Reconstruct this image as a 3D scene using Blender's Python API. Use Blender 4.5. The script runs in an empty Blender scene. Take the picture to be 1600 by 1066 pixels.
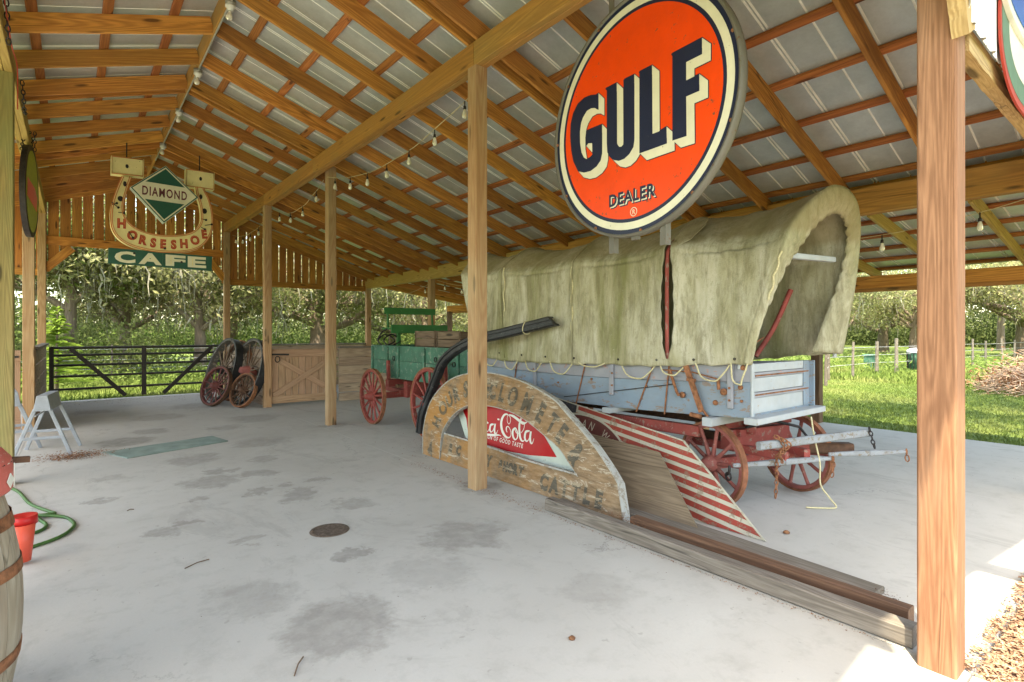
import bpy, math, random
import numpy as np
from mathutils import Vector, Matrix, noise as mnoise
C = bpy.context.scene.collection
R = math.radians
rng = random.Random(7)
nrg = np.random.default_rng(7)
# ------------------------------------------------------------------ camera
cam_d = bpy.data.cameras.new('camera')
cam = bpy.data.objects.new('camera', cam_d); C.objects.link(cam)
cam.location = (0, 0, 1.5)
cam.rotation_euler = (R(90), 0, -math.atan2(685, 854))
cam_d.sensor_width = 36; cam_d.lens = 854 / 1600 * 36
cam_d.shift_y = -(533 - 520) / 1600
cam_d.clip_start = .02; cam_d.clip_end = 1500
bpy.context.scene.camera = cam
# ------------------------------------------------------------------ world, sun
world = bpy.data.worlds.new('World'); bpy.context.scene.world = world
world.use_nodes = True
SUNV = Vector((-.36, -.25, 1)).normalized()
elev = math.asin(SUNV.z); azim = math.atan2(SUNV.x, SUNV.y)
wn = world.node_tree
sky = wn.nodes.new('ShaderNodeTexSky'); sky.sky_type = 'NISHITA'; sky.sun_disc = False
sky.sun_elevation = elev; sky.sun_rotation = azim
sky.air_density = 1.0; sky.dust_density = 2.0; sky.ozone_density = 1.0
bg = wn.nodes['Background']; bg.inputs['Strength'].default_value = .15
wn.links.new(sky.outputs[0], bg.inputs['Color'])
sl = bpy.data.lights.new('sun', 'SUN'); sl.energy = 2.1; sl.angle = R(.55); sl.color = (1, .95, .87)
sun = bpy.data.objects.new('sun', sl); C.objects.link(sun)
sun.rotation_euler = SUNV.to_track_quat('Z', 'Y').to_euler(); sun.location = (0, -5, 30)
vs = bpy.context.scene.view_settings
vs.view_transform = 'Standard'; vs.look = 'None'; vs.gamma = 1; vs.use_curve_mapping = False
vs.exposure = 2.8
vs.use_white_balance = True; vs.white_balance_temperature = 8300; vs.white_balance_tint = 5
cy = bpy.context.scene.cycles
cy.max_bounces = 10; cy.diffuse_bounces = 6; cy.transparent_max_bounces = 12; cy.sample_clamp_indirect = 6
cy.use_denoising = True
# ------------------------------------------------------------------ core helpers
def W(o):
    m = Matrix.Identity(4)
    while o is not None:
        m = o.matrix_basis @ m; o = o.parent
    return m
def thing(name, label, cat, loc=(0, 0, 0), rotz=0, group=None, kind=None):
    o = bpy.data.objects.new(name, None); C.objects.link(o)
    o.empty_display_size = .1
    o.matrix_basis = Matrix.Translation(loc) @ Matrix.Rotation(rotz, 4, 'Z')
    if label: o['label'] = label
    if cat: o['category'] = cat
    if group: o['group'] = group
    if kind: o['kind'] = kind
    return o
def tag(o, label=None, cat=None, group=None, kind=None):
    if label: o['label'] = label
    if cat: o['category'] = cat
    if group: o['group'] = group
    if kind: o['kind'] = kind
    return o
def link(name, me, parent=None, world=None):
    o = bpy.data.objects.new(name, me); C.objects.link(o)
    if parent is not None:
        o.parent = parent
        o.matrix_basis = W(parent).inverted() @ (world if world is not None else W(parent))
    elif world is not None: o.matrix_basis = world
    return o
def copy_tree(o, parent=None):
    c = o.copy(); C.objects.link(c); c.parent = parent
    for ch in list(o.children): copy_tree(ch, c)
    return c
def basis(o, x, y, z=None):
    x = Vector(x).normalized(); y = Vector(y); y = (y - x * x.dot(y)).normalized(); z = x.cross(y)
    m = Matrix((x, y, z)).transposed().to_4x4(); m.translation = Vector(o); return m
class MB:
    """collects shapes in world (or local) coordinates"""
    def __init__(s): s.v = []; s.f = []; s.mi = []; s.sm = []
    def add(s, vs_, fs, m=0, smooth=False):
        b = len(s.v); s.v += [tuple(v) for v in vs_]
        for f in fs: s.f.append([b + i for i in f]); s.mi.append(m); s.sm.append(smooth)
    def box(s, x0, x1, y0, y1, z0, z1, m=0):
        s.add([(x0, y0, z0), (x1, y0, z0), (x1, y1, z0), (x0, y1, z0), (x0, y0, z1), (x1, y0, z1), (x1, y1, z1), (x0, y1, z1)],
              [(0, 3, 2, 1), (4, 5, 6, 7), (0, 1, 5, 4), (1, 2, 6, 5), (2, 3, 7, 6), (3, 0, 4, 7)], m)
    def bar(s, p0, p1, w, h, up=(0, 0, 1), m=0, w1=None, h1=None):
        p0 = Vector(p0); p1 = Vector(p1); x = (p1 - p0).normalized(); u = Vector(up)
        if abs(x.dot(u)) > .98: u = Vector((0, 1, 0))
        y = u.cross(x).normalized(); z = x.cross(y)
        w1 = w if w1 is None else w1; h1 = h if h1 is None else h1
        vs_ = []
        for p, a, b in ((p0, w, h), (p1, w1, h1)):
            for sy, sz in ((-1, -1), (1, -1), (1, 1), (-1, 1)): vs_.append(p + y * a / 2 * sy + z * b / 2 * sz)
        s.add(vs_, [(0, 3, 2, 1), (4, 5, 6, 7), (0, 1, 5, 4), (1, 2, 6, 5), (2, 3, 7, 6), (3, 0, 4, 7)], m)
    def tube(s, pts, r, n=8, m=0, closed=False, caps=True, flat=1.0):
        pts = [Vector(p) for p in pts]; k = len(pts)
        rs = r if isinstance(r, (list, tuple)) else [r] * k
        prev = None; rings = []
        for i, p in enumerate(pts):
            if closed: t = pts[(i + 1) % k] - pts[i - 1]
            else: t = pts[min(i + 1, k - 1)] - pts[max(i - 1, 0)]
            t = t.normalized() if t.length > 1e-9 else Vector((0, 0, 1))
            if prev is None:
                a = Vector((0, 0, 1)) if abs(t.z) < .9 else Vector((1, 0, 0))
                prev = (a - t * a.dot(t)).normalized()
            else:
                q = prev - t * prev.dot(t); prev = q.normalized() if q.length > 1e-6 else prev
            b = t.cross(prev)
            rings.append([p + (prev * math.cos(2 * math.pi * j / n) * flat + b * math.sin(2 * math.pi * j / n)) * rs[i] for j in range(n)])
        vs_ = [v for rg in rings for v in rg]; fs = []
        kk = k if closed else k - 1
        for i in range(kk):
            a0 = i * n; b0 = ((i + 1) % k) * n
            for j in range(n): fs.append((a0 + j, a0 + (j + 1) % n, b0 + (j + 1) % n, b0 + j))
        s.add(vs_, fs, m, True)
        if caps and not closed:
            s.add(rings[0], [tuple(range(n))[::-1]], m); s.add(rings[-1], [tuple(range(n))], m)
    def lathe(s, prof, c, axis=(0, 0, 1), n=32, m=0, smooth=True, close=False):
        a = Vector(axis).normalized(); u = Vector((1, 0, 0)) if abs(a.x) < .9 else Vector((0, 1, 0))
        u = (u - a * a.dot(u)).normalized(); v = a.cross(u); c = Vector(c)
        vs_ = []
        for r, h in prof:
            for j in range(n):
                t = 2 * math.pi * j / n
                vs_.append(c + a * h + (u * math.cos(t) + v * math.sin(t)) * r)
        fs = []; k = len(prof)
        for i in range(k if close else k - 1):
            i2 = (i + 1) % k
            for j in range(n): fs.append((i * n + j, i * n + (j + 1) % n, i2 * n + (j + 1) % n, i2 * n + j))
        s.add(vs_, fs, m, smooth)
    def prism(s, poly, M, th, m=0, m_side=None, z0=0.0, double=True):
        """poly 2D in the plane of matrix M, from z0 to z0+th"""
        n = len(poly); top = [M @ Vector((x, y, z0 + th)) for x, y in poly]; bot = [M @ Vector((x, y, z0)) for x, y in poly]
        s.add(top, [tuple(range(n))], m)
        if th > 1e-6:
            s.add(bot, [tuple(range(n))[::-1]], m if m_side is None else m_side)
            s.add(top + bot, [(i, (i + 1) % n, n + (i + 1) % n, n + i) for i in range(n)], m if m_side is None else m_side)
    def ring(s, po, pi, M, th, m=0, m_side=None, z0=0.0):
        """band between two polylines with the same number of points (open), solid"""
        n = len(po); A = [M @ Vector((x, y, z0 + th)) for x, y in po]; B = [M @ Vector((x, y, z0 + th)) for x, y in pi]
        A0 = [M @ Vector((x, y, z0)) for x, y in po]; B0 = [M @ Vector((x, y, z0)) for x, y in pi]
        ms = m if m_side is None else m_side
        s.add(A + B, [(i, i + 1, n + i + 1, n + i) for i in range(n - 1)], m)
        s.add(A0 + B0, [(n + i, n + i + 1, i + 1, i) for i in range(n - 1)], ms)
        s.add(A + A0, [(n + i, n + i + 1, i + 1, i) for i in range(n - 1)], ms)
        s.add(B + B0, [(i, i + 1, n + i + 1, n + i) for i in range(n - 1)], ms)
        for k in (0, n - 1): s.add([A[k], B[k], B0[k], A0[k]], [(0, 1, 2, 3)], ms)
    def mesh(s, name, mats, inv=None):
        me = bpy.data.meshes.new(name)
        vv = s.v if inv is None else [tuple(inv @ Vector(v)) for v in s.v]
        me.from_pydata(vv, [], s.f)
        mats = mats if isinstance(mats, (list, tuple)) else [mats]
        for m in mats: me.materials.append(m)
        me.polygons.foreach_set('material_index', s.mi); me.polygons.foreach_set('use_smooth', s.sm)
        me.update(); return me
    def build(s, name, mats, parent=None, bev=0, fix=True):
        o = link(name, s.mesh(name, mats, W(parent).inverted() if parent is not None else None), parent)
        if bev:
            b = o.modifiers.new('bevel', 'BEVEL'); b.width = bev; b.segments = 1; b.limit_method = 'ANGLE'; b.angle_limit = R(50)
        return o
def quads(name, P, mat, parent=None, smooth=False, N=None):
    P = np.asarray(P, dtype=np.float32); k = P.shape[0]; m = P.shape[1]
    me = bpy.data.meshes.new(name); me.vertices.add(k * m); me.vertices.foreach_set('co', P.reshape(-1))
    me.loops.add(k * m); me.loops.foreach_set('vertex_index', np.arange(k * m, dtype=np.int32))
    me.polygons.add(k); me.polygons.foreach_set('loop_start', np.arange(0, k * m, m, dtype=np.int32))
    me.polygons.foreach_set('loop_total', np.full(k, m, dtype=np.int32))
    me.materials.append(mat); me.update(calc_edges=True)
    return link(name, me, parent)
_bc = {}
def beam(name, p0, p1, w, h, mat, parent, up=(0, 0, 1), bev=.005, rough=0):
    """a sawn timber: own object, local X along its length; w across, h along up"""
    p0 = Vector(p0); p1 = Vector(p1); x = (p1 - p0); L = x.length; x.normalize(); u = Vector(up)
    if abs(x.dot(u)) > .98: u = Vector((0, 1, 0))
    y = u.cross(x).normalized(); z = x.cross(y)
    M = Matrix((x, y, z)).transposed().to_4x4(); M.translation = (p0 + p1) / 2
    key = (round(L, 2), round(w, 3), round(h, 3), mat.name, round(bev, 4))
    if key not in _bc:
        b = min(bev, w * .3, h * .3); X, Y_, Z_ = L / 2, w / 2, h / 2
        sec = [(-Y_ + b, -Z_), (Y_ - b, -Z_), (Y_, -Z_ + b), (Y_, Z_ - b), (Y_ - b, Z_), (-Y_ + b, Z_), (-Y_, Z_ - b), (-Y_, -Z_ + b)]
        v = [(-X, a, c) for a, c in sec] + [(X, a, c) for a, c in sec]
        f = [tuple(range(8))[::-1], tuple(range(8, 16))] + [(i, (i + 1) % 8, 8 + (i + 1) % 8, 8 + i) for i in range(8)]
        me = bpy.data.meshes.new(name); me.from_pydata(v, [], f); me.materials.append(mat); me.update(); _bc[key] = me
    return link(name, _bc[key], parent, M)
def text_mesh(body, size, name='lettering', offset=0.0, align='LEFT', spacing=1.0, shear=0.0, xs=1.0):
    cu = bpy.data.curves.new(name, 'FONT'); cu.body = body; cu.size = size; cu.offset = offset; cu.align_x = align
    cu.space_character = spacing; cu.shear = shear; cu.resolution_u = 3
    o = bpy.data.objects.new(name, cu); C.objects.link(o)
    dg = bpy.context.evaluated_depsgraph_get(); me = bpy.data.meshes.new_from_object(o.evaluated_get(dg))
    vs_ = [(v.co.x * xs, v.co.y) for v in me.vertices]; fs = [tuple(p.vertices) for p in me.polygons]
    bpy.data.objects.remove(o); bpy.data.curves.remove(cu); bpy.data.meshes.remove(me)
    return vs_, fs
def put_text(mb, body, size, M, z=0.0, m=0, **k):
    v, f = text_mesh(body, size, **k)
    if v: mb.add([M @ Vector((x, y, z)) for x, y in v], f, m)
def crom(pts, k=6, closed=False):
    pts = [Vector(p) for p in pts]; n = len(pts); out = []
    rngn = n if closed else n - 1
    for i in range(rngn):
        p0 = pts[(i - 1) % n] if (closed or i > 0) else pts[0]; p1 = pts[i]; p2 = pts[(i + 1) % n]
        p3 = pts[(i + 2) % n] if (closed or i + 2 < n) else pts[-1]
        for j in range(k):
            t = j / k
            out.append(.5 * ((2 * p1) + (-p0 + p2) * t + (2 * p0 - 5 * p1 + 4 * p2 - p3) * t * t + (-p0 + 3 * p1 - 3 * p2 + p3) * t ** 3))
    if not closed: out.append(pts[-1])
    return out
# ------------------------------------------------------------------ materials
def new(name, rough=.8):
    m = bpy.data.materials.new(name); m.use_nodes = True; nt = m.node_tree; b = nt.nodes['Principled BSDF']
    b.inputs['Roughness'].default_value = rough; b.inputs['Specular IOR Level'].default_value = .3
    return m, nt, b
def nd(nt, t, props=None, **ins):
    n = nt.nodes.new(t)
    for k, v in (props or {}).items(): setattr(n, k, v)
    for k, v in ins.items():
        k = k.replace('_', ' ') if not k.startswith('i') or not k[1:].isdigit() else int(k[1:])
        s = n.inputs[k]
        if isinstance(v, bpy.types.NodeSocket): nt.links.new(v, s)
        else: s.default_value = v
    return n
def objco(nt, rnd=True, scale=(1, 1, 1)):
    tc = nd(nt, 'ShaderNodeTexCoord').outputs['Object']
    if rnd:
        r = nd(nt, 'ShaderNodeObjectInfo').outputs['Random']
        q = nd(nt, 'ShaderNodeVectorMath', {'operation': 'SCALE'}, i0=(37., 51., 29.), Scale=r).outputs[0]
        tc = nd(nt, 'ShaderNodeVectorMath', {'operation': 'ADD'}, i0=tc, i1=q).outputs[0]
    if scale != (1, 1, 1): tc = nd(nt, 'ShaderNodeVectorMath', {'operation': 'MULTIPLY'}, i0=tc, i1=scale).outputs[0]
    return tc
def noise(nt, v, s=5., d=3., r=.55, dist=0.):
    return nd(nt, 'ShaderNodeTexNoise', None, Vector=v, Scale=s, Detail=d, Roughness=r, Distortion=dist).outputs[0]
def ramp(nt, f, stops, interp='LINEAR'):
    n = nd(nt, 'ShaderNodeValToRGB', None, Fac=f); cr = n.color_ramp; cr.interpolation = interp
    while len(cr.elements) < len(stops): cr.elements.new(.5)
    for e, (p, c) in zip(cr.elements, stops):
        e.position = p; e.color = (*c, 1) if isinstance(c, (tuple, list)) else (c, c, c, 1)
    return n.outputs[0]
def mixc(nt, f, a, b, mode='MIX'):
    n = nt.nodes.new('ShaderNodeMix'); n.data_type = 'RGBA'; n.blend_type = mode
    for s, v in ((n.inputs[0], f), (n.inputs[6], a), (n.inputs[7], b)):
        if isinstance(v, bpy.types.NodeSocket): nt.links.new(v, s)
        else: s.default_value = v if not isinstance(v, tuple) else (*v, 1)[:4]
    return n.outputs[2]
def mth(nt, op, a, b=0.0):
    return nd(nt, 'ShaderNodeMath', {'operation': op}, i0=a, i1=b).outputs[0]
def bump(nt, b, h, st=.3, dist=.01):
    n = nd(nt, 'ShaderNodeBump', None, Strength=st, Distance=dist, Height=h)
    nt.links.new(n.outputs[0], b.inputs['Normal'])
def vary(nt, col, amt=.25, hue=0.02):
    r = nd(nt, 'ShaderNodeObjectInfo').outputs['Random']
    v = mth(nt, 'ADD', mth(nt, 'MULTIPLY', r, amt), 1 - amt / 2)
    h = mth(nt, 'ADD', mth(nt, 'MULTIPLY', mth(nt, 'FRACT', mth(nt, 'MULTIPLY', r, 7.31)), hue), .5 - hue / 2)
    return nd(nt, 'ShaderNodeHueSaturation', None, Hue=h, Value=v, Color=col).outputs[0]
def wood(name, c1, c2, dark, grain=1., var=.25, knots=True, stain=None, rough=.75, axis='X', rnd=True, ring=1.0):
    m, nt, b = new(name, rough)
    co = objco(nt, rnd)
    st = {'X': (.35, 1, 1), 'Y': (1, .35, 1), 'Z': (1, 1, .35)}[axis]; st2 = {'X': (.06, 1, 1), 'Y': (1, .06, 1), 'Z': (1, 1, .06)}[axis]
    v = nd(nt, 'ShaderNodeVectorMath', {'operation': 'MULTIPLY'}, i0=co, i1=st).outputs[0]
    v2 = nd(nt, 'ShaderNodeVectorMath', {'operation': 'MULTIPLY'}, i0=co, i1=st2).outputs[0]
    n1 = noise(nt, v2, 5 * grain, 3, .5)
    # growth rings: sine of a warped field
    warp = noise(nt, v2, 3.2 * grain, 2, .5)
    rg = mth(nt, 'SINE', mth(nt, 'MULTIPLY', warp, 190. * ring)); rg = mth(nt, 'ADD', mth(nt, 'MULTIPLY', rg, .5), .5)
    fine = noise(nt, v2, 70 * grain, 3, .6)
    col = ramp(nt, n1, [(.3, c1), (.7, c2)])
    col = mixc(nt, mth(nt, 'MULTIPLY', rg, .5), col, dark)
    col = mixc(nt, mth(nt, 'MULTIPLY', ramp(nt, fine, [(.42, 0.), (.7, 1.)]), .5), col, dark)
    if knots:
        kv = nd(nt, 'ShaderNodeVectorMath', {'operation': 'MULTIPLY'}, i0=co, i1={'X': (1.5, 7, 7), 'Y': (7, 1.5, 7), 'Z': (7, 7, 1.5)}[axis]).outputs[0]
        vo = nd(nt, 'ShaderNodeTexVoronoi', None, Vector=kv, Scale=1.).outputs['Distance']
        kf = ramp(nt, vo, [(.10, 1.), (.17, 0.)]); col = mixc(nt, mth(nt, 'MULTIPLY', kf, .85), col, tuple(x * .3 for x in dark))
    ck = mth(nt, 'ABSOLUTE', mth(nt, 'SUBTRACT', noise(nt, v2, 11 * grain, 1, .3), .5)); gate = ramp(nt, noise(nt, v, 1.3, 2, .5), [(.5, 0.), (.6, 1.)])
    ckf = mth(nt, 'MULTIPLY', ramp(nt, ck, [(.0, 1.), (.012, 0.)]), gate); col = mixc(nt, mth(nt, 'MULTIPLY', ckf, .75), col, tuple(x * .22 for x in dark))
    if stain:
        sc, amt = stain; sn = ramp(nt, noise(nt, v, 1.7, 4, .65), [(.48, 0.), (.66, 1.)]); col = mixc(nt, mth(nt, 'MULTIPLY', sn, amt), col, sc)
    if var: col = vary(nt, col, var, .012)
    nt.links.new(col, b.inputs['Base Color'])
    bump(nt, b, mth(nt, 'ADD', mth(nt, 'MULTIPLY', fine, .8), mth(nt, 'MULTIPLY', rg, .3)), .45, .004)
    return m
def paint(name, col, under, wear=.5, rough=.6, dirt=(.1, .08, .06), dirt_amt=.3, scale=1., metallic=0., var=.0, streak=(1, 1, 1), mottled=.12, rnd=True):
    m, nt, b = new(name, rough); co = objco(nt, rnd)
    if streak != (1, 1, 1): cs = nd(nt, 'ShaderNodeVectorMath', {'operation': 'MULTIPLY'}, i0=co, i1=streak).outputs[0]
    else: cs = co
    a = noise(nt, cs, 9 * scale, 6, .7, .3); big = noise(nt, co, 2.3 * scale, 3, .6); fine = noise(nt, cs, 45 * scale, 3, .6)
    base = mixc(nt, ramp(nt, big, [(.3, 0.), (.7, 1.)]), tuple(c * (1 - mottled) for c in col), tuple(min(1, c * (1 + mottled)) for c in col))
    w = mth(nt, 'ADD', a, mth(nt, 'MULTIPLY', mth(nt, 'SUBTRACT', fine, .5), .25))
    lo = .74 - .3 * wear
    wf = ramp(nt, w, [(lo, 0.), (lo + .035, 1.)])
    c2 = mixc(nt, wf, base, under)
    df = mth(nt, 'MULTIPLY', ramp(nt, noise(nt, cs, 3.1 * scale, 5, .7), [(.42, 0.), (.72, 1.)]), dirt_amt)
    c3 = mixc(nt, df, c2, dirt)
    if var: c3 = vary(nt, c3, var, .01)
    nt.links.new(c3, b.inputs['Base Color']); b.inputs['Metallic'].default_value = metallic
    bump(nt, b, mth(nt, 'SUBTRACT', fine, mth(nt, 'MULTIPLY', wf, .8)), .3, .003)
    return m
def plain(name, col, rough=.7, metallic=0., n=.12, scale=20., bmp=.15):
    m, nt, b = new(name, rough); co = objco(nt)
    f = noise(nt, co, scale, 3, .6)
    nt.links.new(ramp(nt, f, [(.3, tuple(c * (1 - n) for c in col)), (.7, tuple(min(1, c * (1 + n)) for c in col))]), b.inputs['Base Color'])
    b.inputs['Metallic'].default_value = metallic
    if bmp: bump(nt, b, f, bmp, .003)
    return m
def leafmat(name, cols, trans=.35, nscale=.8, fine=9.):
    m = bpy.data.materials.new(name); m.use_nodes = True; nt = m.node_tree; nt.nodes.clear()
    out = nt.nodes.new('ShaderNodeOutputMaterial'); co = nd(nt, 'ShaderNodeTexCoord').outputs['Object']
    f = mth(nt, 'ADD', mth(nt, 'MULTIPLY', noise(nt, co, nscale, 3, .6), .6), mth(nt, 'MULTIPLY', noise(nt, co, fine, 2, .5), .4))
    k = len(cols); col = ramp(nt, f, [(.33 + .34 * i / (k - 1), c) for i, c in enumerate(cols)])
    col = vary(nt, col, .2, .02)
    d = nd(nt, 'ShaderNodeBsdfDiffuse', None, Color=col); t = nd(nt, 'ShaderNodeBsdfTranslucent', None, Color=col)
    mx = nt.nodes.new('ShaderNodeMixShader'); mx.inputs[0].default_value = trans
    nt.links.new(d.outputs[0], mx.inputs[1]); nt.links.new(t.outputs[0], mx.inputs[2]); nt.links.new(mx.outputs[0], out.inputs[0])
    return m
M = {}
M['rafter'] = wood('rafter_pine', (.62, .29, .07), (.48, .19, .042), (.22, .075, .018), var=.5, stain=((.20, .10, .04), .35))
M['beam'] = wood('beam_pine', (.48, .235, .065), (.38, .17, .042), (.22, .11, .035), var=.15, stain=((.26, .19, .07), .5))
M['beam_y'] = wood('yellow_pine', (.48, .34, .12), (.42, .28, .08), (.26, .16, .05), var=.1, stain=((.30, .22, .06), .5))
M['purlin'] = wood('purlin_pine', (.44, .17, .05), (.33, .11, .03), (.18, .055, .016), var=.45)
M['gable'] = wood('gable_board_pine', (.56, .25, .065), (.40, .155, .035), (.22, .08, .025), var=.4, stain=((.2, .09, .03), .4))
M['post'] = wood('treated_post', (.45, .29, .16), (.36, .21, .105), (.26, .13, .06), var=.15, stain=((.42, .36, .22), .4), ring=1.2)
M['post_near'] = wood('treated_post_near', (.38, .20, .115), (.29, .135, .072), (.14, .06, .03), var=0, knots=False, stain=((.36, .24, .16), .4), ring=1.3, grain=1.5)
M['post_green'] = wood('mossy_post', (.34, .28, .12), (.26, .20, .07), (.14, .11, .04), var=.1, stain=((.2, .21, .08), .6))
M['door'] = wood('door_pine', (.50, .33, .22), (.42, .26, .16), (.28, .15, .09), var=.2, stain=((.25, .16, .1), .5))
M['grey'] = wood('weathered_wood', (.27, .235, .20), (.19, .165, .14), (.075, .06, .05), var=.25, grain=1.5, stain=((.10, .08, .06), .75))
M['plank'] = wood('stall_plank', (.46, .35, .26), (.38, .27, .19), (.2, .13, .09), var=.3, stain=((.18, .13, .1), .6))
M['darkwet'] = wood('damp_timber', (.22, .13, .08), (.15, .08, .045), (.07, .035, .02), var=.1, stain=((.06, .035, .02), .5))
M['rough_oak'] = wood('rough_sawn', (.55, .40, .2), (.45, .31, .13), (.26, .16, .06), var=.1, grain=2.)
M['crate'] = wood('crate_wood', (.22, .15, .10), (.16, .11, .075), (.09, .06, .04), var=.3)
M['ply'] = wood('old_plywood', (.25, .19, .13), (.20, .145, .10), (.10, .07, .045), var=0, stain=((.06, .04, .03), .85), knots=False)
M['barrel'] = wood('barrel_stave', (.40, .35, .28), (.31, .26, .20), (.22, .17, .12), var=.2, axis='Z', knots=False, stain=((.33, .24, .15), .5))
M['red'] = paint('old_red_paint', (.30, .06, .05), (.30, .20, .16), .55, .65, (.16, .06, .045), .45, 2., mottled=.25)
M['redbright'] = paint('red_paint', (.24, .045, .038), (.24, .13, .10), .5, .55, (.14, .04, .03), .35, 2.)
M['wheel'] = paint('wheel_red', (.27, .08, .068), (.34, .20, .16), .45, .7, (.14, .06, .05), .5, 2.5, mottled=.2)
M['tyre'] = plain('rusty_tyre_iron', (.25, .10, .055), .7, .2, .35, 12, .4)
M['rust'] = plain('rust', (.26, .11, .055), .85, .1, .45, 30, .6)
M['greybar'] = paint('grey_worn_bar', (.27, .29, .31), (.2, .16, .12), .6, .75, (.17, .15, .13), .5, 2.5)
M['blue'] = paint('pale_blue_paint', (.20, .265, .335), (.24, .18, .15), .55, .6, (.20, .20, .20), .55, 1.2, streak=(1, .5, 1.3))
M['bluegrey'] = paint('grey_lilac_paint', (.26, .27, .305), (.38, .2, .17), .42, .6, (.33, .30, .30), .4, 1.6)
M['white'] = paint('chalky_white_paint', (.37, .40, .425), (.35, .27, .2), .3, .6, (.42, .40, .36), .35, 2.)
M['green'] = paint('faded_green_paint', (.05, .155, .105), (.17, .22, .17), .6, .6, (.03, .07, .05), .65, 1.2, mottled=.25)
M['greenseat'] = paint('seat_green', (.022, .13, .035), (.08, .2, .08), .3, .5, (.02, .08, .03), .3, 2.)
M['black'] = paint('black_rubbery', (.018, .018, .02), (.12, .12, .12), .3, .45, (.08, .08, .08), .35, 1.5)
M['iron'] = plain('dark_iron', (.035, .03, .03), .55, .5, .3)
M['gatepaint'] = plain('gate_brown_black', (.035, .028, .024), .45, .3, .2)
M['steel'] = plain('pale_steel', (.50, .52, .54), .45, .4, .1)
M['sawhorse'] = paint('sawhorse_grey', (.29, .315, .35), (.2, .18, .16), .2, .5, (.25, .22, .2), .35, 3.)
M['rope'] = plain('rope', (.52, .46, .28), .9, 0, .2, 60, .5)
M['brown'] = plain('dark_brown_wood', (.10, .05, .03), .8, 0, .3)
M['conduit'] = plain('conduit_grey', (.36, .36, .33), .45, .5, .1)
M['plastic'] = plain('off_white_plastic', (.6, .6, .56), .4, 0, .05)
M['cup'] = plain('orange_red_plastic', (.72, .10, .06), .4, 0, .12, 8, .05)
M['cupred'] = plain('dark_red_plastic', (.5, .02, .02), .35, 0, .1, 8, .05)
M['hose'] = plain('green_hose', (.05, .12, .03), .5, 0, .3, 8, .05)
M['mat'] = plain('green_grey_mat', (.20, .26, .235), .75, 0, .2, 6, .2)
M['terracotta'] = plain('dead_leaf', (.22, .10, .05), .9, 0, .5, 30, 0)
M['grate'] = plain('drain_iron', (.12, .09, .07), .8, .2, .4, 30, .5)
M['bark'] = wood('oak_bark', (.30, .24, .18), (.20, .15, .11), (.08, .06, .045), var=.2, knots=False, axis='Z', grain=.8)
M['leaf'] = leafmat('oak_leaf', [(.09, .11, .04), (.19, .22, .085), (.34, .36, .17)], .45)
M['leaf_y'] = leafmat('yellowing_leaf', [(.16, .18, .08), (.32, .33, .16), (.50, .46, .28)], .45)
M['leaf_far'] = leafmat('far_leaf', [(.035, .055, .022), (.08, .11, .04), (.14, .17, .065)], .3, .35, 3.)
M['leaf_g'] = leafmat('bright_leaf', [(.07, .11, .028), (.15, .21, .06), (.25, .31, .11)], .4)
M['moss'] = leafmat('spanish_moss', [(.22, .22, .17), (.34, .33, .27), (.46, .44, .38)], .25, 1.2, 7.)
M['needle'] = leafmat('young_cypress_leaf', [(.14, .25, .04), (.24, .38, .07), (.34, .48, .12)], .35, 2.)
M['brush'] = plain('dead_branches', (.42, .30, .22), .9, 0, .35, 3, .2)
M['mulch'] = leafmat('mulch_chips', [(.14, .08, .05), (.30, .19, .12), (.50, .38, .27)], .0, 45., 110.)
def grass_mat(name, blades):
    m, nt, b = new(name, .8); co = nd(nt, 'ShaderNodeTexCoord').outputs['Object']
    n = noise(nt, co, .35, 4, .65); f = noise(nt, co, 22 if not blades else 6, 4, .7)
    c = ramp(nt, n, [(.3, (.075, .115, .028)), (.5, (.13, .165, .05)), (.68, (.26, .25, .11))])
    c = mixc(nt, .5, c, ramp(nt, f, [(.3, (.04, .09, .012)), (.7, (.19, .27, .055))]))
    nt.links.new(c, b.inputs['Base Color'])
    if not blades: bump(nt, b, f, .8, .05)
    b.inputs['Specular IOR Level'].default_value = .1
    return m
M['grass'] = grass_mat('grass_ground', False); M['blade'] = grass_mat('grass_blade', True)
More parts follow.
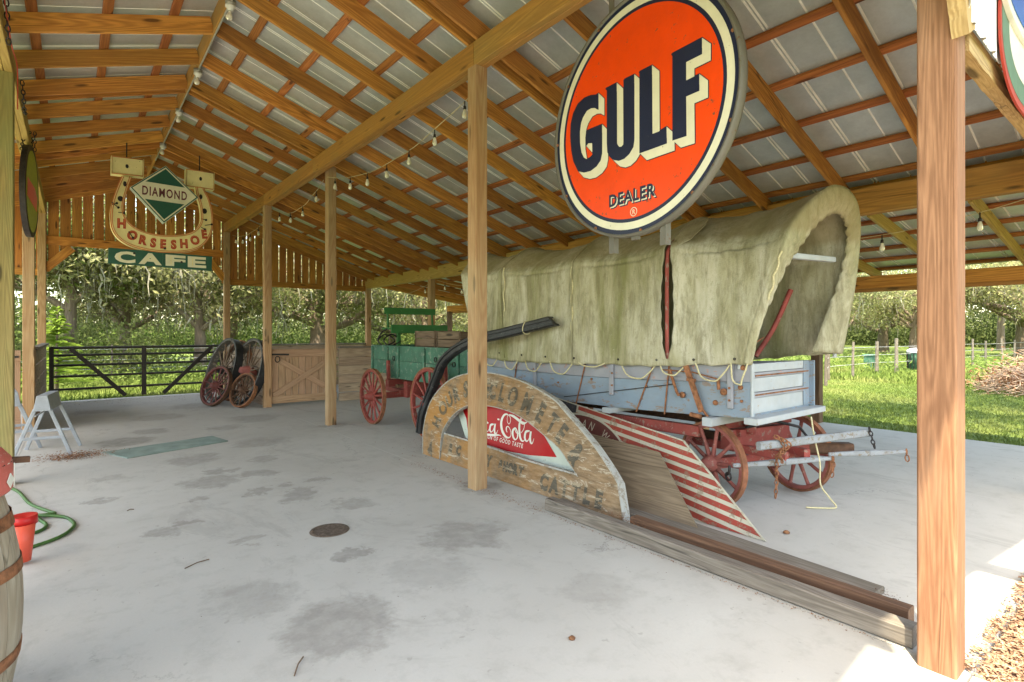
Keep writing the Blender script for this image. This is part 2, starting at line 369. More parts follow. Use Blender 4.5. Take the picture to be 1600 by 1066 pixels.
def concrete():
    m, nt, b = new('concrete', .85); co = nd(nt, 'ShaderNodeTexCoord').outputs['Object']
    big = noise(nt, co, .45, 4, .6, .5); mid = noise(nt, co, 5., 6, .75); fine = noise(nt, co, 60, 4, .7)
    c = ramp(nt, big, [(.3, (.40, .385, .355)), (.7, (.52, .51, .48))])
    st = nd(nt, 'ShaderNodeVectorMath', {'operation': 'MULTIPLY'}, i0=co, i1=(1, .4, 1)).outputs[0]
    c = mixc(nt, mth(nt, 'MULTIPLY', ramp(nt, mid, [(.5, 0.), (.75, 1.)]), .5), c, (.30, .285, .26))
    c = mixc(nt, mth(nt, 'MULTIPLY', ramp(nt, noise(nt, st, 1.6, 6, .75, 1.), [(.56, 0.), (.63, 1.)]), .32), c, (.27, .255, .235))
    # far part of the aisle is browner with ground-in dirt
    sx = nd(nt, 'ShaderNodeSeparateXYZ', None, i0=co)
    far = ramp(nt, mth(nt, 'MULTIPLY', sx.outputs[1], .06), [(.25, 0.), (.6, 1.)])
    c = mixc(nt, mth(nt, 'MULTIPLY', far, .3), c, (.33, .29, .24))
    # stains with their own places on the slab
    spots = [(1.63, 5.13, .20, .5), (1.47, 3.57, .13, .55), (1.52, 6.25, .2, .45), (.58, 9.2, .4, .6), (1.08, 6.2, .3, .5), (.80, 3.31, .26, .3),
             (1.08, 2.74, .34, .5), (2.25, 3.4, .35, .5), (.55, 4.86, .16, .5), (1.9, 4.6, .22, .4), (1.1, 7.4, .35, .45), (.3, 7.0, .2, .35), (1.75, 3.0, .3, .25),
             (1.35, 5.5, .14, .5), (2.0, 8.0, .4, .4), (4.9, 3.6, .35, .35), (1.0, 4.3, .1, .4), (2.5, 10.3, .5, .4), (1.75, 5.3, .12, .5), (1.62, 5.6, .10, .5), (.9, 5.6, .12, .45), (1.25, 6.6, .16, .5), (1.8, 6.9, .2, .4), (.75, 2.2, .18, .35), (2.4, 2.2, .25, .2), (.2, 6.1, .1, .5), (.7, 5.0, .09, .5), (1.95, 5.6, .12, .45), (3.1, 4.3, .25, .4), (3.3, 8.7, .25, .4), (.9, 9.9, .3, .5), (1.9, 9.6, .3, .4), (1.2, 11.5, .5, .4), (2.0, 12.8, .6, .4), (.3, 13, .4, .4)]
    tot = None; wv = nd(nt, 'ShaderNodeTexNoise', None, Vector=co, Scale=4., Detail=5., Roughness=.7).outputs['Color']
    wv = nd(nt, 'ShaderNodeVectorMath', {'operation': 'SUBTRACT'}, i0=wv, i1=(.5, .5, .5)).outputs[0]
    wv = nd(nt, 'ShaderNodeVectorMath', {'operation': 'SCALE'}, i0=wv, Scale=.6).outputs[0]
    pc = nd(nt, 'ShaderNodeVectorMath', {'operation': 'ADD'}, i0=co, i1=wv).outputs[0]
    for x, y, r, a in spots:
        d = nd(nt, 'ShaderNodeVectorMath', {'operation': 'DISTANCE'}, i0=pc, i1=(x, y, 0.)).outputs['Value']
        f = mth(nt, 'MULTIPLY', ramp(nt, mth(nt, 'DIVIDE', d, r * 2), [(.34, 1.), (.5, 0.)]), min(1., a * 1.15))
        tot = f if tot is None else mth(nt, 'MAXIMUM', tot, f)
    c = mixc(nt, mth(nt, 'MULTIPLY', tot, ramp(nt, noise(nt, co, 9, 5, .7), [(.3, .45), (.6, 1.)])), c, (.19, .175, .155))
    vc = nd(nt, 'ShaderNodeTexVoronoi', {'feature': 'DISTANCE_TO_EDGE'}, Vector=pc, Scale=.28).outputs['Distance']
    gt_ = ramp(nt, noise(nt, co, .6, 2, .5), [(.52, 0.), (.6, 1.)])
    c = mixc(nt, mth(nt, 'MULTIPLY', mth(nt, 'MULTIPLY', ramp(nt, vc, [(.0, 1.), (.0022, 0.)]), gt_), .55), c, (.14, .13, .12))
    sp2 = ramp(nt, noise(nt, co, 17, 2, .5), [(.70, 0.), (.74, 1.)]); c = mixc(nt, mth(nt, 'MULTIPLY', sp2, .35), c, (.22, .205, .18))
    c = mixc(nt, mth(nt, 'MULTIPLY', ramp(nt, fine, [(.35, 0.), (.8, 1.)]), .2), c, (.36, .35, .34))
    nt.links.new(c, b.inputs['Base Color']); bump(nt, b, mth(nt, 'ADD', fine, mid), .25, .004)
    return m
M['concrete'] = concrete()
def roofmetal():
    m, nt, b = new('galvalume_underside', .42); co = objco(nt)
    a = noise(nt, co, 3, 5, .7); f = noise(nt, co, 45, 3, .7)
    c = ramp(nt, a, [(.3, (.42, .465, .455)), (.7, (.59, .64, .62))]); c = mixc(nt, mth(nt, 'MULTIPLY', f, .3), c, (.34, .32, .28))
    nt.links.new(c, b.inputs['Base Color']); b.inputs['Metallic'].default_value = .45
    nt.links.new(ramp(nt, f, [(.3, .36), (.7, .5)]), b.inputs['Roughness'])
    bump(nt, b, a, .2, .01); return m
M['roof'] = roofmetal()
M['rib'] = plain('roof_rib_painted_glint', (.82, .83, .78), .3, .15, .05, 5, 0)  # paler than the sheet: light along the ribs is put into the colour
M['siding'] = plain('white_siding', (.72, .74, .74), .4, .1, .06, 3, .05)
def canvas():
    m, nt, b = new('algae_canvas', .95); co = nd(nt, 'ShaderNodeTexCoord').outputs['Object']
    vs2 = nd(nt, 'ShaderNodeVectorMath', {'operation': 'MULTIPLY'}, i0=co, i1=(1, 1, .22)).outputs[0]
    a = noise(nt, vs2, 2.2, 5, .65, .3); s = noise(nt, vs2, 12, 7, .8, .3); f = noise(nt, co, 140, 3, .7); sp = noise(nt, co, 26, 3, .8)
    c = ramp(nt, a, [(.36, (.52, .49, .38)), (.50, (.37, .345, .225)), (.64, (.225, .22, .105))])
    c = mixc(nt, mth(nt, 'MULTIPLY', ramp(nt, s, [(.46, 0.), (.62, 1.)]), .6), c, (.17, .15, .085))
    c = mixc(nt, mth(nt, 'MULTIPLY', ramp(nt, sp, [(.56, 0.), (.74, 1.)]), .4), c, (.14, .145, .07))
    c = mixc(nt, mth(nt, 'MULTIPLY', ramp(nt, sp, [(.25, 1.), (.36, 0.)]), .4), c, (.62, .59, .48))
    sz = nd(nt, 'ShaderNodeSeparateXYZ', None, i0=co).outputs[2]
    top_shade = ramp(nt, mth(nt, 'ADD', mth(nt, 'SUBTRACT', sz, 1.75), mth(nt, 'MULTIPLY', mth(nt, 'SUBTRACT', a, .5), .12)), [(.50, 0.), (.56, 1.)])
    c = mixc(nt, mth(nt, 'MULTIPLY', top_shade, .6), c, (.24, .19, .10))  # shade on the upper bonnet, painted in as a browner canvas tone
    nt.links.new(c, b.inputs['Base Color']); bump(nt, b, mth(nt, 'ADD', f, mth(nt, 'MULTIPLY', s, 1.2)), .7, .008)
    b.inputs['Specular IOR Level'].default_value = .1
    return m
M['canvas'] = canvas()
def glass_bulb():
    m, nt, b = new('bulb_glass', .15); b.inputs['Base Color'].default_value = (.9, .87, .75, 1); b.inputs['Transmission Weight'].default_value = .5
    return m
M['bulb'] = glass_bulb()
def enamel(name, col, chips=.25, rough=.3, rust=(.13, .07, .04), sc=2.):
    return paint(name, col, rust, chips, rough, tuple(c * .6 for c in col), .25, sc, mottled=.05, rnd=False)
M['e_orange'] = enamel('enamel_orange', (.80, .06, .008), .32)
M['e_navy'] = enamel('enamel_navy', (.012, .018, .045), .1)
M['e_cream'] = enamel('enamel_cream', (.66, .63, .48), .18)
M['e_white'] = enamel('enamel_white', (.70, .70, .64), .15)
M['e_coke'] = enamel('enamel_red', (.42, .006, .01), .12, .35)
M['e_pale'] = enamel('enamel_pale_green', (.50, .56, .50), .3, .5)
M['e_yellow'] = enamel('enamel_yellow_cream', (.74, .64, .33), .3, .5)
M['e_green'] = enamel('enamel_green', (.016, .085, .062), .3, .45)
M['e_red'] = enamel('letter_red', (.40, .045, .03), .3, .5)
M['e_edge'] = enamel('edge_orange', (.55, .17, .06), .3, .5)
M['e_blue'] = enamel('enamel_blue', (.02, .14, .45), .08)
M['e_maroon'] = enamel('letter_maroon', (.12, .02, .03), .3, .5)
M['e_grey'] = enamel('grey_frame', (.13, .12, .10), .4, .5)
M['neon'] = plain('neon_tube', (.6, .45, .3), .25, 0, .05, 5, 0)
def archmat(name, cols, orange, pale, amt_o, amt_p, thr):
    m, nt, b = new(name, .85); co = nd(nt, 'ShaderNodeTexCoord').outputs['Object']
    st = nd(nt, 'ShaderNodeVectorMath', {'operation': 'MULTIPLY'}, i0=co, i1=(1, .22, 1)).outputs[0]
    g = noise(nt, st, 30, 4, .7); big = noise(nt, co, 2.6, 5, .7, .4); sc = noise(nt, st, 16, 6, .8, .5); y = nd(nt, 'ShaderNodeSeparateXYZ', None, i0=co).outputs[1]
    c = ramp(nt, g, [(.3, cols[0]), (.55, cols[1]), (.75, cols[2])])
    side = ramp(nt, mth(nt, 'ADD', mth(nt, 'MULTIPLY', y, .3), .5), [(.2, .15), (.75, 1.)])
    c = mixc(nt, mth(nt, 'MULTIPLY', mth(nt, 'MULTIPLY', ramp(nt, big, [(.38, 0.), (.6, 1.)]), side), amt_o), c, orange)
    c = mixc(nt, mth(nt, 'MULTIPLY', ramp(nt, sc, [(thr, 0.), (thr + .05, 1.)]), amt_p), c, pale)
    c = mixc(nt, mth(nt, 'MULTIPLY', ramp(nt, sc, [(.30, 1.), (.38, 0.)]), .6), c, (.09, .065, .045))
    nt.links.new(c, b.inputs['Base Color']); bump(nt, b, mth(nt, 'ADD', sc, g), .5, .006); return m
M['archboard'] = archmat('arch_board', ((.12, .085, .055), (.25, .175, .11), (.33, .25, .17)), (.40, .185, .045), (.46, .40, .31), .75, .8, .56)
M['archletter'] = archmat('arch_letter', ((.06, .055, .045), (.10, .09, .07), (.16, .13, .09)), (.22, .13, .05), (.36, .29, .20), .35, .9, .52)
M['archedge'] = paint('arch_edge_white', (.36, .36, .335), (.25, .21, .17), .7, .8, (.3, .27, .22), .4, 2., rnd=False)
M['s_red'] = paint('stripe_red', (.30, .045, .03), (.25, .13, .09), .6, .6, (.16, .05, .04), .5, 1.5, rnd=False)
M['s_white'] = paint('stripe_white', (.42, .40, .32), (.28, .23, .17), .55, .6, (.36, .32, .25), .5, 1.5, rnd=False)
M['s_navy'] = paint('sign_navy', (.03, .035, .045), (.14, .13, .12), .4, .6, (.07, .06, .06), .5, 1.5, rnd=False)
M['s_brown'] = paint('sign_brown', (.12, .035, .03), (.16, .10, .08), .4, .6, (.07, .04, .035), .5, 1.5, rnd=False)
# ================================================================== GROUND
gm = MB(); gn = 90; ext = 420.
gx = [math.copysign(abs(t) ** 2.2, t) * ext for t in np.linspace(-1, 1, gn)]
def gz(x, y):
    d = math.hypot(x - 4, y - 7)
    k = min(1, max(0, (d - 11) / 20)); return -.10 + k * (.09 * mnoise.noise(Vector((x * .12, y * .12, 0))) + .05 * mnoise.noise(Vector((x * .5, y * .5, 3))))
vv = [(x + 4, y + 7, gz(x + 4, y + 7)) for y in gx for x in gx]
ff = [(j * gn + i, j * gn + i + 1, (j + 1) * gn + i + 1, (j + 1) * gn + i) for j in range(gn - 1) for i in range(gn - 1)]
gm.add(vv, ff, 0, True); tag(gm.build('ground', M['grass']), kind='structure')
floor = MB(); floor.box(-4.59, 9.79, -3.99, 15.49, -.16, -.06)
fl = floor.build('concrete_floor', M['brown']); tag(fl, kind='structure')
xs = [-4.6, -.52, 3.07, 6.5, 9.8]; ys = [.61, 8.15, 15.5]
for i in range(4):
    for j in range(2):
        s = MB(); g = .002; s.box(xs[i] + g, xs[i + 1] - g, ys[j] + g, ys[j + 1] - g, -.14, 0)
        s.build('slab', M['concrete'], fl)
s = MB(); s.box(-4.58, 3.066, -3.95, .602, -.14, 0); s.build('slab', M['concrete'], fl)  # unseen front apron, widened to the left to bounce sunlight inside
# mulch bed in front of the right bay
k = 70000; cx_ = nrg.uniform(3.08, 6.2, k); cyy = nrg.uniform(-1.5, .66, k)
keep = (cyy < .615 + .02 * np.sin(cx_ * 9) + .015 * np.sin(cx_ * 31) + .02 * nrg.normal(0, 1, k) ** 2); cx_ = cx_[keep]; cyy = cyy[keep]; k = len(cx_)
ang = nrg.uniform(0, 6.28, k); ln = nrg.uniform(.006, .022, k); wd = nrg.uniform(.002, .006, k); tl = nrg.uniform(-.5, .5, k)
zc = np.where(cyy > .6, .004, -.03) + nrg.uniform(0, .03, k)
dx = np.stack([np.cos(ang) * ln, np.sin(ang) * ln, tl * ln], 1); dy = np.stack([-np.sin(ang) * wd, np.cos(ang) * wd, nrg.uniform(-.5, .5, k) * wd], 1)
c_ = np.stack([cx_, cyy, zc], 1)
tag(quads('mulch_chips', np.stack([c_ - dx - dy, c_ + dx - dy, c_ + dx + dy, c_ - dx + dy], 1), M['mulch']), kind='stuff', label='loose brown wood mulch chips beside the slab edge at the near post')
mb = MB(); mb.box(3.08, 6.3, -1.6, .598, -.12, -.03); tag(mb.build('mulch_bed', M['mulch']), kind='structure')
# grass blades
def blades(n, xr, yr, h, name, lab, dens=None):
    x = nrg.uniform(*xr, n); y = nrg.uniform(*yr, n)
    if dens: kk = dens(x, y); x = x[kk]; y = y[kk]
    n = len(x); a = nrg.uniform(0, 6.28, n); hh = nrg.uniform(.4, 1, n) * h; w = nrg.uniform(.35, 1, n) * h * .16
    b = np.stack([x, y, np.full(n, -.11)], 1); dv = np.stack([np.cos(a) * w, np.sin(a) * w, 0 * a], 1)
    top = b + np.stack([nrg.normal(0, .35, n) * hh, nrg.normal(0, .35, n) * hh, hh], 1)
    tag(quads(name, np.stack([b - dv, b + dv, top], 1), M['blade']), kind='stuff', label=lab)
blades(120000, (9.82, 22), (-1, 12), .075, 'lawn_grass', 'mown green lawn grass growing to the right of the slab')
blades(60000, (-6, 16), (15.55, 24), .14, 'field_grass', 'longer field grass growing behind the dark gate', lambda x, y: (x < 9.8) | (y > 15))
blades(30000, (20, 34), (0, 20), .22, 'verge_grass', 'rough grass along the wooden post fence')
# ================================================================== BARN
barn = thing('open_barn', 'open pole barn with orange pine rafters and galvanised sheet roof over a concrete floor', 'barn', (1.24, 8, 0))
Zr = lambda x: 4.28 + (3.0 - x) / 3 if x >= 1.24 else 4.867 - (1.24 - x) / 3          # rafter underside, main roof
Zl = lambda x: 2.80 - (x - 6.87) * .142                                             # lean-to
def post(x, y, z1, m, w=.14, z0=0.0, name='post'):
    return beam(name, (x, y, z0), (x, y, z1), w, w, M[m], barn, up=(0, 1, 0), bev=.008)
near = post(3.04, .71, 4.05, 'post_near', .145)
for y, m in ((4.33, 'post'), (11.68, 'post'), (15.42, 'post')): post(3.045, y, 4.05, m)
post(3.27, 8.80, 4.20, 'post')
for y in (.71, 3.9, 7.32, 11.05, 15.42): post(-.53, y, 4.05, 'post_green' if y < 9 else 'post')
for y in (.71, 4.3, 7.95, 11.72, 15.42): post(6.86, y, 2.81, 'post')
for y in (.71, 3.95, 7.6, 11.4, 15.42): post(9.72, y, 2.2, 'darkwet')
# main beams: two plies each, spliced
for x, z0, h, mt, pl in ((3.045, 4.05, .23, 'beam', .068), (-.53, 4.05, .22, 'beam_y', .068), (6.86, 2.81, .29, 'beam', .066)):
    for s_, off in ((-1, 0), (1, 1.85)):
        cuts = [-.62 if x == 3.045 else -.25, 4.3 + off * .0 + (off and 0), 8.8 if x == 3.045 else 7.9, 11.7, 15.5]
        for a, b in zip(cuts[:-1], cuts[1:]):
            mm = M['beam_y'] if (x == 6.86 and a > 7) else M[mt]
            beam('beam', (x + s_ * pl / 2, a + .002, z0 + h / 2), (x + s_ * pl / 2, b - .002, z0 + h / 2), pl - .003, h, mm, barn)
beam('beam', (9.74, -.3, 2.29), (9.74, 15.6, 2.29), .04, .19, M['rafter'], barn)
beam('beam', (9.80, -.3, 2.26), (9.80, 15.6, 2.26), .04, .24, M['beam'], barn)
# ridge board
beam('ridge_board', (1.24, -.35, 4.98), (1.24, 15.6, 4.98), .04, .235, M['beam'], barn)
ry = [-.17, .71] + [1.60 + .885 * k for k in range(16)] + [15.38]
rd = .184; vz = rd / 2 * math.sqrt(1 + 1 / 9)
for i, y in enumerate(ry):
    beam('rafter', (1.262, y, Zr(1.262) + vz), (7.0, y, Zr(7.0) + vz), .038, rd, M['rafter'], barn)
    beam('rafter', (1.218, y, Zr(1.218) + vz), (-2.55, y, Zr(-2.55) + vz), .038, rd, M['rafter'], barn)
for y in (4.36, 8.80, 11.72):        # doubled rafters beside the posts
    beam('rafter', (1.262, y + .045, Zr(1.262) + vz), (7.0, y + .045, Zr(7.0) + vz), .038, rd, M['rafter'], barn)
    beam('rafter', (1.218, y + .045, Zr(1.218) + vz), (-2.55, y + .045, Zr(-2.55) + vz), .038, rd, M['rafter'], barn)
for k in range(17):
    y = .50 + .885 * k
    beam('lean_to_rafter', (6.94, y, Zl(6.94) + .071), (10.15, y, Zl(10.15) + .071), .04, .14, M['beam_y' if k < 5 else 'rafter'], barn)
beam('lean_to_ledger', (6.915, -.3, 2.92), (6.915, 15.6, 2.92), .038, .16, M['rafter'], barn)
pv = rd * math.sqrt(1 + 1 / 9) + .021
pxs = [6.27 - .58 * k for k in range(9)] + [6.80]
pl_ = [1.24 - (x - 1.24) for x in pxs if x < 5.0] + [-2.5]
for x in pxs: beam('purlin', (x, -.26, Zr(x) + pv), (x, 15.65, Zr(x) + pv), .085, .038, M['purlin'], barn, up=(1 / 3, 0, 1))
for x in pl_: beam('purlin', (x, -.26, Zr(x) + pv), (x, 15.65, Zr(x) + pv), .085, .038, M['purlin'], barn, up=(-1 / 3, 0, 1))
for x in [7.05 + .6 * k for k in range(6)]: beam('purlin', (x, -.26, Zl(x) + .165), (x, 15.65, Zl(x) + .165), .085, .038, M['purlin'], barn, up=(.142, 0, 1))
# roof sheets: ribbed panels, one object each, shared mesh
def panel_mesh(name, x0, x1, zf, w=.62):
    prof = []
    def rib(c, h=.026, wd=.022): return [(c - wd, 0), (c - wd * .45, h), (c + wd * .45, h), (c + wd, 0)]
    prof = [(-.012, 0)] + rib(.015, .022, .010) + rib(.047, .022, .010) + rib(.33, .016, .009) + [(w - .003, 0)]
    m_ = MB(); n = len(prof); v = []
    for x in (x0, x1):
        for yy, h in prof: v.append((x, yy, zf(x) + h))
    for i in range(n - 1):
        m_.f.append([i, i + 1, n + i + 1, n + i] if x1 < x0 else [n + i, n + i + 1, i + 1, i]); m_.mi.append(1 if abs(prof[i][1] - prof[i + 1][1]) > .001 or prof[i][1] > .01 else 0); m_.sm.append(False)
    m_.v += v
    o = [(a[0], a[1], a[2] + .0012) for a in v]
    m_.add(o, [(i, i + 1, n + i + 1, n + i) for i in range(n - 1)], 0)
    return m_.mesh(name, [M['roof'], M['rib']])
rz = rd * math.sqrt(1 + 1 / 9) + .043
pr_ = panel_mesh('roof_panel', 1.25, 7.08, lambda x: Zr(x) + rz); plm = panel_mesh('roof_panel', 1.23, -2.7, lambda x: Zr(x) + rz)
pe = panel_mesh('roof_panel', 6.93, 10.3, lambda x: Zl(x) + .187)
for k in range(26):
    for me in (pr_, plm, pe): link('roof_panel', me, barn, Matrix.Translation((0, -.29 + .62 * k, .0008 * (k % 2))))
rc = MB(); rc.add([(1.05, -.29, 5.165), (1.24, -.29, 5.235), (1.43, -.29, 5.165), (1.05, 15.7, 5.165), (1.24, 15.7, 5.235), (1.43, 15.7, 5.165)], [(0, 1, 4, 3), (1, 2, 5, 4)]); rc.build('ridge_cap', M['roof'], barn)
beam('fascia', (7.025, -.25, 3.13), (7.025, 15.6, 3.13), .02, .26, M['rafter'], barn)
# gable walls of upright boards with light showing between them
def gable(Y0, face, boards_mat, metal=False):
    x = -2.4
    while x < 6.75:
        w = .178 + .012 * rng.random(); a = x + .007; b = x + w
        zb = lambda t: 3.46 if -.44 < t < 2.96 else 2.76
        mid = (a + b) / 2; z0 = zb(mid)
        if -.46 < mid < .0: z0 = 2.92 + (mid + .46) * 1.05
        if 2.7 < mid < 2.98: z0 = 3.46 - (mid - 2.62) * 1.2
        za, zb_ = Zr(a) + .19, Zr(b) + .19
        if abs(mid - 1.24) < .1: za = zb_ = Zr(mid) + .16
        m_ = MB(); th = .02
        m_.add([(a, Y0, z0), (b, Y0, z0), (b, Y0, zb_), (a, Y0, za), (a, Y0 + th, z0), (b, Y0 + th, z0), (b, Y0 + th, zb_), (a, Y0 + th, za)],
               [(0, 1, 2, 3), (7, 6, 5, 4), (0, 4, 5, 1), (1, 5, 6, 2), (2, 6, 7, 3), (3, 7, 4, 0)])
        # own origin so that the grain is upright
        c = Vector((mid, Y0, (z0 + za) / 2)); Mx = basis(c, (0, 0, 1), (1, 0, 0))
        link('gable_board', m_.mesh('gable_board', [boards_mat], Mx.inverted()), barn, Mx)
        x += w + .011 + .008 * rng.random()
gable(15.49, 1, M['gable'])
for x0, x1, z, h in ((-.46, 2.975, 3.50, .19), (3.12, 6.79, 2.80, .15), (-2.4, -.60, 2.80, .15)):
    beam('girt', (x0, 15.465, z), (x1, 15.465, z), .04, h, M['rafter'], barn)
def brace(x0, z0, x1, z1, y): beam('brace', (x0, y, z0), (x1, y, z1), .038, .17, M['rafter'], barn)
brace(-.49, 2.86, -.03, 3.36, 15.425); brace(3.0, 2.86, 2.62, 3.36, 15.425)
# near gable: ribbed white sheet outside, rough sawn timber along its lower edge
sh = MB(); th = .6
def sheet(x0, x1, zlow):
    x = x0; m_ = MB(); cols = []
    while x < x1 - .001:
        for dx_, dy_ in ((0, 0), (.012, -.016), (.03, -.016), (.042, 0), (.10, 0), (.108, -.004), (.118, 0), (.17, 0)):
            if x + dx_ <= x1: cols.append((x + dx_, th + dy_))
        x += .19
    v = []; n = len(cols)
    for cx2, cy2 in cols: v.append((cx2, cy2, zlow(cx2)))
    for cx2, cy2 in cols: v.append((cx2, cy2, Zr(cx2) + .19))
    m_.add(v, [(i, i + 1, n + i + 1, n + i) for i in range(n - 1)]); 
    o = m_.build('gable_sheet', M['siding'], barn); sdf = o.modifiers.new('th', 'SOLIDIFY'); sdf.thickness = .002
sheet(3.0, 6.95, lambda x: 2.83); sheet(-.5, 3.0, lambda x: 3.5 - max(0, (x - 2.6)) * 1.75 if x > 2.6 else (3.5 if x > -.1 else 3.5 - (-.1 - x) * 1.75)); sheet(-2.5, -.5, lambda x: 2.79)
def rough_bar(p0, p1, w, h, name='girt'):
    p0 = Vector(p0); p1 = Vector(p1); n = 60; m_ = MB(); L = (p1 - p0).length; vs2 = []
    for i in range(n + 1):
        x = -L / 2 + L * i / n
        e = .010 * mnoise.noise(Vector((x * 9, 0, 1))) + .006 * mnoise.noise(Vector((x * 30, 4, 1)))
        e2 = .010 * mnoise.noise(Vector((x * 8, 7, 1)))
        vs2 += [(x, -w / 2, -h / 2 + e), (x, w / 2, -h / 2 + e2), (x, w / 2, h / 2), (x, -w / 2, h / 2)]
    fs = [(0, 1, 2, 3)] + [(4 * n + 3, 4 * n + 2, 4 * n + 1, 4 * n)]
    for i in range(n):
        for j in range(4): fs.append((4 * i + j, 4 * i + 4 + j, 4 * i + 4 + (j + 1) % 4, 4 * i + (j + 1) % 4))
    m_.add(vs2, fs); x = (p1 - p0).normalized(); up = Vector((0, 0, 1)); y = up.cross(x).normalized(); z = x.cross(y)
    Mx = Matrix((x, y, z)).transposed().to_4x4(); Mx.translation = (p0 + p1) / 2
    link(name, m_.mesh(name, [M['rough_oak']]), barn, Mx)
rough_bar((3.115, .655, 2.81), (6.8, .655, 2.81), .06, .11); rough_bar((3.02, .655 - .03, 2.80), (2.62, .655 - .03, 3.50), .06, .12, 'brace')
rough_bar((-.45, .655, 3.52), (2.62, .655, 3.52), .06, .12); rough_bar((-2.4, .655, 2.81), (-.6, .655, 2.81), .06, .11)
rough_bar((-.5, .625, 2.80), (-.1, .625, 3.5), .06, .12, 'brace')
# ridge conduit with lamp holders
cd = thing('ridge_conduit', 'grey electrical conduit with bare bulb holders running along the roof ridge', 'conduit', (1.24, 8, 4.8))
m_ = MB(); m_.tube([(1.24, -.2, 4.845), (1.24, 12.6, 4.845)], .011, 8); m_.build('pipe', M['conduit'], cd)
for y in (4.05, 6.1, 7.95, 9.55, 11.45):
    m_ = MB(); m_.lathe([(0, -.03), (.045, -.03), (.05, -.01), (.05, .02), (0, .02)], (1.24, y, 4.84), n=16); jb = m_.build('junction_box', M['conduit'], cd)
    m_ = MB(); m_.lathe([(0, -.0), (.05, 0), (.052, -.015), (.03, -.03), (.026, -.055), (0, -.055)], (1.24, y, 4.81), n=16); ho = m_.build('lamp_holder', M['plastic'], cd)
    m_ = MB(); m_.lathe([(0, -.055), (.014, -.055), (.018, -.075), (.032, -.105), (.034, -.12), (.025, -.143), (0, -.152)], (1.24, y, 4.81), axis=(.12, 0, 1), n=16); m_.build('bulb', M['bulb'], cd)
# festoon lights
def festoon(spans, lab, step=.6):
    t = thing('string_lights', lab, 'string lights', spans[0][0], group='string lights hung along the beams')
    for p0, p1, sag in spans:
        p0 = Vector(p0); p1 = Vector(p1); n = 24
        pts = [p0.lerp(p1, i / n) + Vector((.008 * math.sin(i), 0, -sag * 4 * (i / n) * (1 - i / n))) for i in range(n + 1)]
        m_ = MB(); m_.tube(pts, .004, 5); m_.build('cable', M['rope'], t)
        k = max(1, int((p1 - p0).length / step)); 
        for i in range(k):
            f = (i + .5) / k; q = p0.lerp(p1, f) + Vector((0, 0, -sag * 4 * f * (1 - f)))
            m_ = MB(); m_.lathe([(0, .0), (.006, 0), (.006, -.05), (.014, -.055), (.017, -.09), (0, -.09)], q, n=10); so = m_.build('socket', M['iron'], t)
            m_ = MB(); m_.lathe([(.013, -.088), (.016, -.10), (.026, -.135), (.027, -.155), (.018, -.178), (0, -.184)], q, n=12); m_.build('bulb', M['bulb'], t)
festoon([((3.16, 4.42, 3.98), (3.19, 8.7, 4.0), .30), ((3.19, 8.9, 4.0), (3.16, 11.6, 3.98), .26), ((3.16, 11.75, 3.98), (3.16, 15.3, 3.98), .2)], 'warm bulbs on a sagging cable behind the main post row beam')
festoon([((6.98, .9, 2.78), (6.98, 4.25, 2.8), .22), ((6.98, 4.4, 2.8), (6.98, 7.9, 2.8), .26), ((6.98, 8.0, 2.8), (6.98, 11.65, 2.8), .26), ((6.98, 11.8, 2.8), (6.98, 15.3, 2.8), .26)], 'warm bulbs on a sagging cable under the lower beam behind the covered wagon', .72)
# ================================================================== STALLS AND GATE
def planks_wall(name, lab, A, B, H, n, mat, th=.04, cap=True, grp=None):
    A = Vector(A); B = Vector(B); t = thing(name, lab, 'low wall', (A + B) / 2, group=grp); h = H / n
    for i in range(n):
        z = h * (i + .5); beam('plank', A + Vector((0, 0, z)), B + Vector((0, 0, z + rng.uniform(-.004, .004))), th * rng.uniform(.85, 1.1), h - .014, M[mat], t, bev=.006)
    if cap: beam('cap_rail', A + Vector((0, 0, H + .02)), B + Vector((0, 0, H + .02)), .12, .038, M['grey'], t)
    return t
planks_wall('stall_wall', 'low wall of weathered horizontal planks between the half door and green wagon', (4.52, 11.68, 0), (6.78, 11.68, 0), 1.16, 6, 'plank')
planks_wall('stall_wall', 'low plank wall behind the leaning wagon wheels', (3.045, 11.8, 0), (3.045, 15.3, 0), 1.16, 6, 'plank')
planks_wall('stall_wall', 'low plank wall left of the dark gate', (-.47, 11.12, 0), (-.47, 15.3, 0), 1.24, 5, 'plank')
planks_wall('stall_wall', 'low plank wall across the far end of the right hand stall', (3.13, 15.45, 0), (6.78, 15.45, 0), 1.16, 6, 'plank')
